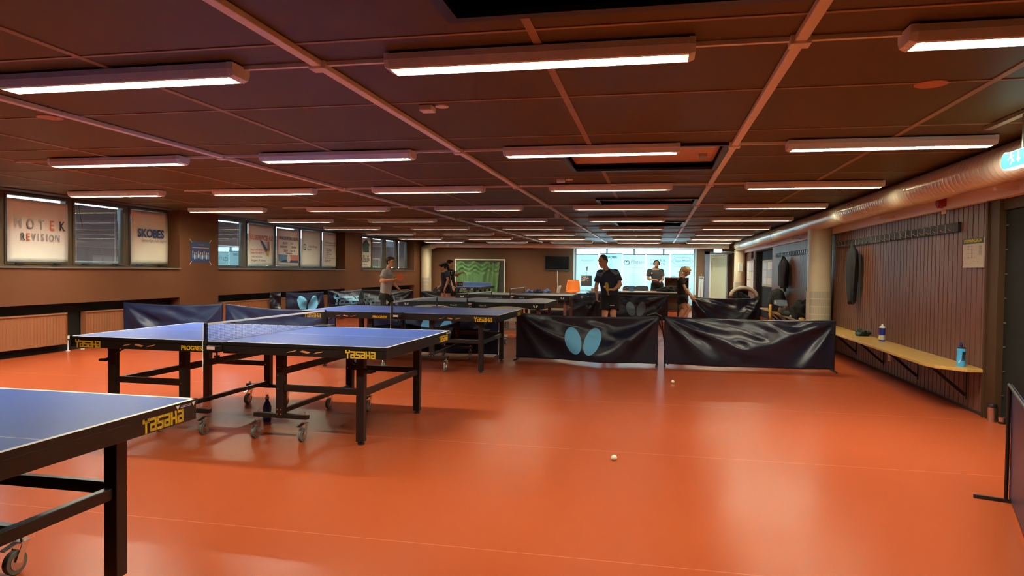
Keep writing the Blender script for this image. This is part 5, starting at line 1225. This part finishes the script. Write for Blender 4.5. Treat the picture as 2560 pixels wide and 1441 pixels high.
def person(label, J, skin, k=1.0, top='navy_f', bot='blk_f', hair='hair_d', curls=(.6, .6), palms=((0, 0, 1), (0, 0, 1)), girl=False, hem=.12, leg_short=.62, slv=.62, ht='short', glasses=False, group=None, extra=None):
    """J: dict of joints in room coordinates: head, face (dir), neck, chest, pelvis, sh_r/l, el_r/l, wr_r/l, hip_r/l, kn_r/l, an_r/l, fwd"""
    f, s_, u = frame(J['fwd']); base = Vector(((J['an_r'].x + J['an_l'].x) / 2, (J['an_r'].y + J['an_l'].y) / 2, 0))
    r = wthing('person', label, 'person', base, group)
    q = MB()
    hf, hs, hu = frame(J['face'], J.get('hup', (0, 0, 1)))
    head_mb(q, J['head'], hf, hs, hu, k)
    q.cap(J['neck'] - u * .03, J['head'] - hu * .05 * k - hf * .01, .056 * k, .050 * k)
    sp = [J['pelvis'], J['pelvis'].lerp(J['neck'], .35), J['pelvis'].lerp(J['neck'], .72), J['neck'] - u * .02]
    g = .9 if girl else 1.0
    tu = (J['neck'] - J['pelvis']).normalized(); ts = (J['sh_r'] - J['sh_l']).normalized(); hsid = (J['hip_r'] - J['hip_l']).normalized()
    tf = tu.cross(ts); tf = tf if tf.dot(f) > 0 else -tf
    q.ell(sp[0], .158 * k * g, .105 * k, .12 * k, X=hsid, Y=tf, Z=tu); q.ell(sp[1], .135 * k * g, .095 * k, .16 * k, X=ts, Y=tf, Z=tu); q.ell(sp[2], .165 * k * g, .105 * k, .17 * k, X=ts, Y=tf, Z=tu)
    q.cap(J['sh_l'], J['sh_r'], .055 * k, .055 * k)
    for e in 'rl':
        q.cap(J['sh_' + e], J['el_' + e], .050 * k * g, .037 * k * g); q.cap(J['el_' + e], J['wr_' + e], .039 * k * g, .026 * k * g)
        q.ell(J['el_' + e].lerp(J['wr_' + e], .28), .043 * k * g, .043 * k * g, .06 * k)
        q.cap(J['hip_' + e], J['kn_' + e], .088 * k, .056 * k); q.cap(J['kn_' + e], J['an_' + e], .054 * k, .036 * k)
        cv = J['kn_' + e].lerp(J['an_' + e], .3) - f * .015; q.ell(cv, .055 * k, .055 * k, .11 * k)
        i = 0 if e == 'r' else 1
        hand_mb(q, J['wr_' + e], J.get('hd_' + e, J['wr_' + e] - J['el_' + e]), palms[i], 1 if e == 'r' else -1, curls[i], k * (.92 if girl else 1.0))
    q.build('body', skin, r, smooth=True, remesh=.0065, sm=3)
    # face details
    ey = MB()
    for e in (-1, 1): ey.ell(J['head'] + hu * .012 * k + hf * .079 * k + hs * e * .031 * k, .013 * k, .007 * k, .006 * k, X=hs, Y=hf, Z=hu, nu=10, nv=6); 
    ey.build('eyes', 'ink_k', r)
    br = MB()
    for e in (-1, 1): br.ell(J['head'] + hu * .040 * k + hf * .081 * k + hs * e * .028 * k, .017 * k, .004 * k, .0035 * k, X=hs, Y=hf, Z=hu, nu=10, nv=6)
    br.build('eyebrows', hair, r)
    MB().ell(J['head'] - hu * .057 * k + hf * .092 * k, .020 * k, .004 * k, .004 * k, X=hs, Y=hf, Z=hu, nu=10, nv=6).build('mouth', 'rubber_r', r)
    if glasses:
        gl = MB()
        for e in (-1, 1):
            c = J['head'] + hu * .012 * k + hf * .098 * k + hs * e * .033 * k
            pts = [c + hs * .024 * math.cos(t) + hu * .017 * math.sin(t) for t in [2 * PI * i / 14 for i in range(15)]]
            gl.tube(pts, .002, 6); gl.tube([c + hs * e * .024, J['head'] + hs * e * .082 * k - hf * .005 + hu * .01], .002, 6)
        gl.tube([J['head'] + hu * .012 + hf * .1 - hs * .009, J['head'] + hu * .012 + hf * .1 + hs * .009], .002, 6)
        gl.build('glasses', 'black', r)
    # hair
    hh = MB()
    hh.ell(J['head'] + hu * .036 * k - hf * .026 * k, .082 * k, .090 * k, .088 * k, X=hs, Y=hf, Z=hu)
    hh.ell(J['head'] + hu * .006 * k - hf * .050 * k, .074 * k, .062 * k, .080 * k, X=hs, Y=hf, Z=hu)
    if ht != 'crop': hh.ell(J['head'] + hu * .078 * k + hf * .020 * k, .070 * k, .065 * k, .038 * k, X=hs, Y=hf, Z=hu)
    if ht in ('pony', 'messy'):
        for e in (-1, 1): hh.ell(J['head'] + hs * e * .066 * k + hf * .005 * k + hu * .045 * k, .022 * k, .05 * k, .05 * k, X=hs, Y=hf, Z=hu, nu=12, nv=8)
    ho = hh.build('hair', hair, r, smooth=True, remesh=.007, sm=2)
    if ht == 'pony':
        a = J['head'] + hu * .06 * k - hf * .10 * k; pts = [a] + [a + Vector(p) for p in J['tail']]; t = MB()
        rad = [.026, .038, .040, .034, .016]
        for i in range(len(pts) - 1): t.cap(pts[i], pts[i + 1], rad[i], rad[i + 1], 12)
        t.build('ponytail', hair, r, smooth=True, remesh=.007, sm=3)
        MB().ell(a, .032, .032, .020, X=hs, Y=hu, Z=hf, nu=16, nv=8).build('hair_band', 'blackm', r, smooth=True)
    # shirt
    w_ = MB(); X = lambda v, a: v * a
    P0 = J['pelvis'] - tu * hem; ex = .018
    rings = [(P0, ts * (.172 * k * g), tf * (.125 * k)), (J['pelvis'], ts * (.166 * k * g), tf * (.122 * k)), (sp[1], ts * (.150 * k * g + ex), tf * (.108 * k + ex)), (sp[2] - tu * .03, ts * (.170 * k * g + ex), tf * (.112 * k + ex)), (sp[2] + tu * .06, ts * (.172 * k * g + ex), tf * (.100 * k + ex)), (J['neck'] - tu * .035, ts * (.12 * k * g), tf * (.082 * k)), (J['neck'] + tu * .012, ts * (.066 * k), tf * (.066 * k))]
    w_.loft(rings, 32); w_.cap(J['sh_l'] - tu * .005, J['sh_r'] - tu * .005, .068 * k, .068 * k, 20)
    for e in 'rl':
        a, b = J['sh_' + e], J['el_' + e]; d = (b - a).normalized(); c = a + (b - a) * slv
        w_.ell(a, .068 * k, .068 * k, .068 * k); w_.cone(a, c, .066 * k, .073 * k, 20)
    sh = w_.build('shirt', top, r, smooth=True, remesh=.0085, sm=4)
    # shorts
    z = MB()
    z.loft([(J['pelvis'] + tu * .03, hsid * (.150 * k * g), tf * (.112 * k)), (J['pelvis'] - u * .05, hsid * (.190 * k * g), tf * (.142 * k)), (J['pelvis'] - u * .15, hsid * (.192 * k * g), tf * (.145 * k))], 28)
    for e in 'rl':
        a, b = J['hip_' + e], J['kn_' + e]; z.ell(a, .112 * k, .112 * k, .112 * k); z.cone(a, a + (b - a) * leg_short, .108 * k, .112 * k, 24)
    z.build('shorts' if leg_short < .9 else 'trousers', bot, r, smooth=True, remesh=.0085, sm=3)
    for e in 'rl':
        if leg_short > .9: MB().cone(J['kn_' + e] + (J['hip_' + e] - J['kn_' + e]) * .1, J['an_' + e], .09 * k, .07 * k, 20).build('trouser_leg', bot, r, smooth='auto')
        an = J['an_' + e]; ff = Vector((f.x, f.y, 0)).normalized(); fd = J.get('foot_' + e, ff); sd = Vector((fd.y, -fd.x, 0))
        g0 = Vector((an.x, an.y, 0))
        o = MB(); o.loft([(g0 - fd * .07 + Vector((0, 0, .045)), sd * .034, Vector((0, 0, .042))), (g0 + Vector((0, 0, .052)), sd * .042, Vector((0, 0, .050))), (g0 + fd * .09 + Vector((0, 0, .038)), sd * .047, Vector((0, 0, .036))), (g0 + fd * .17 + Vector((0, 0, .028)), sd * .040, Vector((0, 0, .026)))], 20)
        o.build('shoe', 'blackm' if not girl else 'white', r, smooth=True)
        MB().cone(g0 + Vector((0, 0, .07)), an + Vector((0, 0, .07)), .042 * k, .043 * k, 16).build('sock', 'white' if girl else 'blackm', r, smooth='auto')
    return r, (f, s_, u), (tf, ts, tu), (hf, hs, hu)

def bat(center, nrm, hd, rubber, label, parent_none=None, r_=.078):
    nrm = Vector(nrm).normalized(); hd = Vector(hd).normalized(); hd = (hd - nrm * hd.dot(nrm)).normalized(); sd = nrm.cross(hd)
    r = wthing('table_tennis_bat', label, 'bat', center)
    pts = [Vector(center) + sd * r_ * .96 * math.cos(t) + hd * r_ * math.sin(t) for t in [2 * PI * i / 32 for i in range(32)]]
    MB().poly([p - nrm * .003 for p in pts], nrm * .006).build('blade', 'wood', r)
    MB().poly([p + nrm * .0032 for p in pts], nrm * .003).build('rubber', rubber, r); MB().poly([p - nrm * .0062 for p in pts], nrm * .003).build('rubber', 'blackm', r)
    a = Vector(center) + hd * r_ * .9; MB().loft([(a, sd * .016, nrm * .010), (a + hd * .05, sd * .012, nrm * .011), (a + hd * .10, sd * .016, nrm * .012)], 14).build('handle', 'wood', r, smooth='auto')
    return r

# 1. man in navy, knees just above the front barrier
Y = 13.0
J = dict(head=P(1506.5, 654, y=12.93), neck=P(1518, 675, y=13.04), pelvis=P(1525.5, 738, y=13.08), sh_r=P(1500, 683, y=12.98), sh_l=P(1539, 682, y=13.06), el_r=P(1491, 715, y=12.98), wr_r=P(1491.8, 738, y=12.92),
         el_l=P(1551, 712, y=13.0), wr_l=P(1534, 724.5, y=12.80), hip_r=P(1515.5, 745, y=13.05), hip_l=P(1536, 745, y=13.08), kn_r=P(1512, 789, y=12.98), kn_l=P(1532.5, 787, y=12.98), fwd=(-.25, -1, 0), face=(-.62, -.72, -.32))
J['an_r'] = Vector((J['kn_r'].x - .03, 13.12, .09)); J['an_l'] = Vector((J['kn_l'].x + .07, 13.05, .09))
J['hd_l'] = Vector((-.8, -.45, .05)); J['hd_r'] = Vector((.12, -.1, -1))
r, (f, s_, u), (tf, ts, tu), hfr = person('man in navy shirt and black shorts looking down, holding a bat at his waist', J, 'skin', 1.0, 'navy_f', 'blk_f', 'hair_b', curls=(.7, .85), palms=((.8, -.2, 0), (-.2, .3, -.9)), hem=.10, leg_short=.72, slv=.72, ht='crop')
yk = MB()
for e, a, sg_ in (('r', 'sh_r', 1), ('l', 'sh_l', -1)):
    yk.cap(J['neck'] - tu * .045 + ts * sg_ * .06 + tf * .03, J[a] + (J['el_' + e] - J[a]) * .12 + tf * .006, .060, .071, 18)
yk.build('shoulder_panel', 'slate', r, smooth=True, remesh=.008, sm=3)
MB().box(J['kn_l'].x - .05, J['kn_l'].x + .03, J['kn_l'].y - .125, J['kn_l'].y - .12, J['kn_l'].z + .17, J['kn_l'].z + .185).build('shorts_print', 'paper', r)
bc = J['wr_l'] + Vector((-.12, -.09, .06))
bat(bc, (.93, -.36, .1), (.55, .0, -.6), 'ybox', 'yellowish bat held at the waist by the man in navy')

# 2. blond woman in black, side on
Y = 17.0
J = dict(head=P(1717, 679.5, y=17.0), neck=P(1701.5, 695, y=17.0), pelvis=P(1705.5, 741, y=17.05), sh_r=P(1703.5, 699, y=16.86), sh_l=P(1703.5, 699, y=17.16), el_r=P(1714, 723, y=16.78), wr_r=P(1727, 742, y=16.86),
         el_l=P(1714, 722, y=17.24), wr_l=P(1731, 741, y=17.14), hip_r=P(1705.5, 746, y=16.96), hip_l=P(1705.5, 746, y=17.12), kn_r=P(1714, 773, y=16.93), kn_l=P(1722, 770, y=17.12), fwd=(1, 0, 0), face=(.83, -.12, -.55))
J['an_r'] = Vector((P(1699, 790, y=16.93).x - .06, 16.93, .14)); J['an_l'] = Vector((P(1712, 790, y=17.1).x - .05, 17.12, .12))
J['tail'] = [(-.05, 0, -.02), (-.09, 0, -.10), (-.10, -.01, -.20), (-.12, -.01, -.28)]
J['hd_r'] = Vector((.5, 0, -.8)); J['hd_l'] = Vector((.6, -.1, -.7))
person('blond ponytailed woman in black walking side-on with bowed head', J, 'skin', .93, 'blk_f', 'blk_f', 'hair_y', curls=(.45, .5), palms=((0, .9, .1), (0, -.9, .1)), girl=True, hem=.19, leg_short=.46, slv=.55, ht='pony')
bat(J['wr_l'] + Vector((.13, -.03, -.09)), (.2, .2, 1), (-.9, .1, .35), 'blackm', 'black bat held out by the blond woman, almost edge-on', r_=.076)

# 3. man with headphones behind the pale table
J = dict(head=P(1641.5, 661, y=22.9), neck=P(1639, 672, y=22.97), pelvis=P(1643, 706, y=23), sh_r=P(1622.5, 678.5, y=22.97), sh_l=P(1654, 677.5, y=22.97), el_r=P(1619.5, 697, y=22.93), wr_r=P(1635, 700.5, y=22.72),
         el_l=P(1657, 697, y=22.93), wr_l=P(1655.5, 700, y=22.70), hip_r=P(1636, 712, y=23), hip_l=P(1650, 712, y=23), kn_r=P(1633, 748, y=22.95), kn_l=P(1653, 748, y=22.95), fwd=(.05, -1, 0), face=(.1, -1, -.02))
J['an_r'] = Vector((J['kn_r'].x, 23.0, .09)); J['an_l'] = Vector((J['kn_l'].x, 23.0, .09))
J['hd_r'] = Vector((.9, -.3, .1)); J['hd_l'] = Vector((-.4, -.4, -.3))
r, fr, tfr, (hf, hs, hu) = person('man in dark grey t-shirt and black headphones standing behind the pale table', J, 'skin', 1.02, 'dgrey_f', 'blk_f', 'hair_d', curls=(.8, .8), palms=((0, 0, -1), (0, .3, -1)), leg_short=.96, slv=.66, ht='crop', hem=.12)
q = MB()
for e in (-1, 1): q.cyl(J['head'] + hs * e * .070, J['head'] + hs * e * .100, .036, 18)
pts = [J['head'] + hs * .098 * math.cos(t) + hu * (.12 * math.sin(t) + .005) for t in [PI * i / 12 for i in range(13)]]
q.tube(pts, .012, 8); q.build('headphones', 'blackm', r, smooth='auto')
MB().ell(J['head'] - hu * .085 + hf * .035, .055, .05, .035, X=hs, Y=hf, Z=hu).build('beard', 'hair_d', r, smooth=True)
MB().cyl(J['sh_r'].lerp(J['neck'], .45) + Vector((0, -.145, -.10)), J['sh_r'].lerp(J['neck'], .45) + Vector((0, -.13, -.10)), .028, 16).build('shirt_badge', 'paper', r)

# 4. man in grey polo at the left
J = dict(head=P(977, 655.5, y=14.58), neck=P(969, 674, y=14.6), pelvis=P(964, 735, y=14.65), sh_r=P(962, 680.5, y=14.43), sh_l=P(969, 680, y=14.78), el_r=P(953, 703.5, y=14.34), wr_r=P(980, 700, y=14.30),
         el_l=P(981, 706, y=14.86), wr_l=P(993, 719, y=14.82), hip_r=P(962, 742, y=14.56), hip_l=P(968, 742, y=14.74), kn_r=P(966, 782, y=14.5), kn_l=P(982, 779, y=14.74), fwd=(1, -.1, 0), face=(.97, -.2, -.05))
J['an_r'] = Vector((J['kn_r'].x - .12, 14.5, .10)); J['an_l'] = Vector((J['kn_l'].x - .02, 14.76, .09))
J['hd_r'] = Vector((1, -.05, .05)); J['hd_l'] = Vector((.8, -.1, -.6))
r, *_ = person('young man in grey polo shirt playing, red bat raised at chest height', J, 'skin2', 1.0, 'grey_f', 'blk_f', 'hair_d', curls=(.95, .6), palms=((0, .5, .85), (0, -.6, -.8)), hem=.13, leg_short=.70, slv=.62, glasses=True)
MB().poly([P(966, 750, y=14.42), P(972, 756, y=14.42), P(966.5, 763, y=14.44), P(964, 763.5, y=14.44)], (0, .006, 0)).build('shorts_side_panel', 'grey_f', r)
bat(P(1000, 693.5, y=14.24), (.25, -1, .25), (-.85, 0, -.42), 'rubber_r', 'red bat raised by the young man in grey polo', r_=.082)

# 5. girl in navy, ponytail
J = dict(head=P(1106, 668, y=16.45), neck=P(1113, 677, y=16.5), pelvis=P(1116, 715, y=16.5), sh_r=P(1116.5, 684, y=16.66), sh_l=P(1116, 684, y=16.34), el_l=P(1120.5, 702, y=16.26), wr_l=P(1112, 721, y=16.22),
         el_r=P(1104, 706, y=16.72), wr_r=P(1099.5, 717, y=16.62), hip_r=P(1111, 722, y=16.6), hip_l=P(1119, 722, y=16.42), kn_r=P(1105, 757, y=16.56), kn_l=P(1121, 757, y=16.42), fwd=(-.75, -.5, 0), face=(-.85, -.4, -.45))
J['an_r'] = Vector((J['kn_r'].x + .02, 16.6, .09)); J['an_l'] = Vector((J['kn_l'].x + .03, 16.45, .09))
J['tail'] = [(.05, 0, -.01), (.08, 0, -.07), (.10, 0, -.15), (.10, 0, -.20)]; J['hd_l'] = Vector((-.25, 0, -.9)); J['hd_r'] = Vector((-.6, -.1, -.6))
person('girl with dark ponytail in navy shirt and black shorts, looking down', J, 'skin', .90, 'navy_f', 'blk_f', 'hair_d', curls=(.8, .5), palms=((.5, .2, .5), (.7, 0, .2)), girl=True, hem=.05, leg_short=.32, slv=.55, ht='pony')
bat(J['wr_r'] + Vector((-.10, -.05, -.10)), (-.3, -.8, .5), (.6, 0, .7), 'blackm', 'black bat in the hand of the girl in navy', r_=.075)

# 6. boy in black behind her
J = dict(head=P(1125.5, 660, y=18.0), neck=P(1122, 673, y=18), pelvis=P(1127, 709, y=18.05), sh_r=P(1126, 679, y=17.84), sh_l=P(1129, 679, y=18.16), el_r=P(1124, 700, y=17.8), wr_r=P(1132, 716, y=17.72),
         el_l=P(1141, 689, y=18.2), wr_l=P(1152.5, 683, y=18.12), hip_r=P(1125, 716, y=17.95), hip_l=P(1130, 716, y=18.13), kn_r=P(1126, 750, y=17.95), kn_l=P(1133, 750, y=18.15), fwd=(.9, -.45, 0), face=(.95, -.2, -.1))
J['an_r'] = Vector((J['kn_r'].x - .02, 17.97, .09)); J['an_l'] = Vector((J['kn_l'].x + .02, 18.18, .09)); J['hd_l'] = Vector((.9, 0, .25)); J['hd_r'] = Vector((.3, -.3, -.8))
r, *_ = person('boy in black t-shirt with white chest mark, arm stretched out, behind the girl in navy', J, 'skin', .95, 'blk_f', 'blk_f', 'hair_d', curls=(.5, 1.1), palms=((0, .6, 0), (0, -.3, -.9)), leg_short=.7, slv=.58, ht='messy', hem=.12)
a = P(1127, 683, y=17.84)
text('SS', .11, a + Vector((0, -.06, 0)), (PI / 2, 0, .25), 'paper', r, shear=.1)
# ---------------------------------------------------------------- lettering becomes ordinary meshes
bpy.context.view_layer.update()
dg = bpy.context.evaluated_depsgraph_get()
for o in [o for o in bpy.data.objects if o.type == 'FONT']:
    me = bpy.data.meshes.new_from_object(o.evaluated_get(dg)); nm = o.name.split('.')[0]
    n = bpy.data.objects.new(nm, me); COL.objects.link(n)
    n.parent = o.parent; n.matrix_parent_inverse = o.matrix_parent_inverse.copy(); n.location = o.location; n.rotation_euler = o.rotation_euler; n.scale = o.scale
    bpy.data.objects.remove(o)
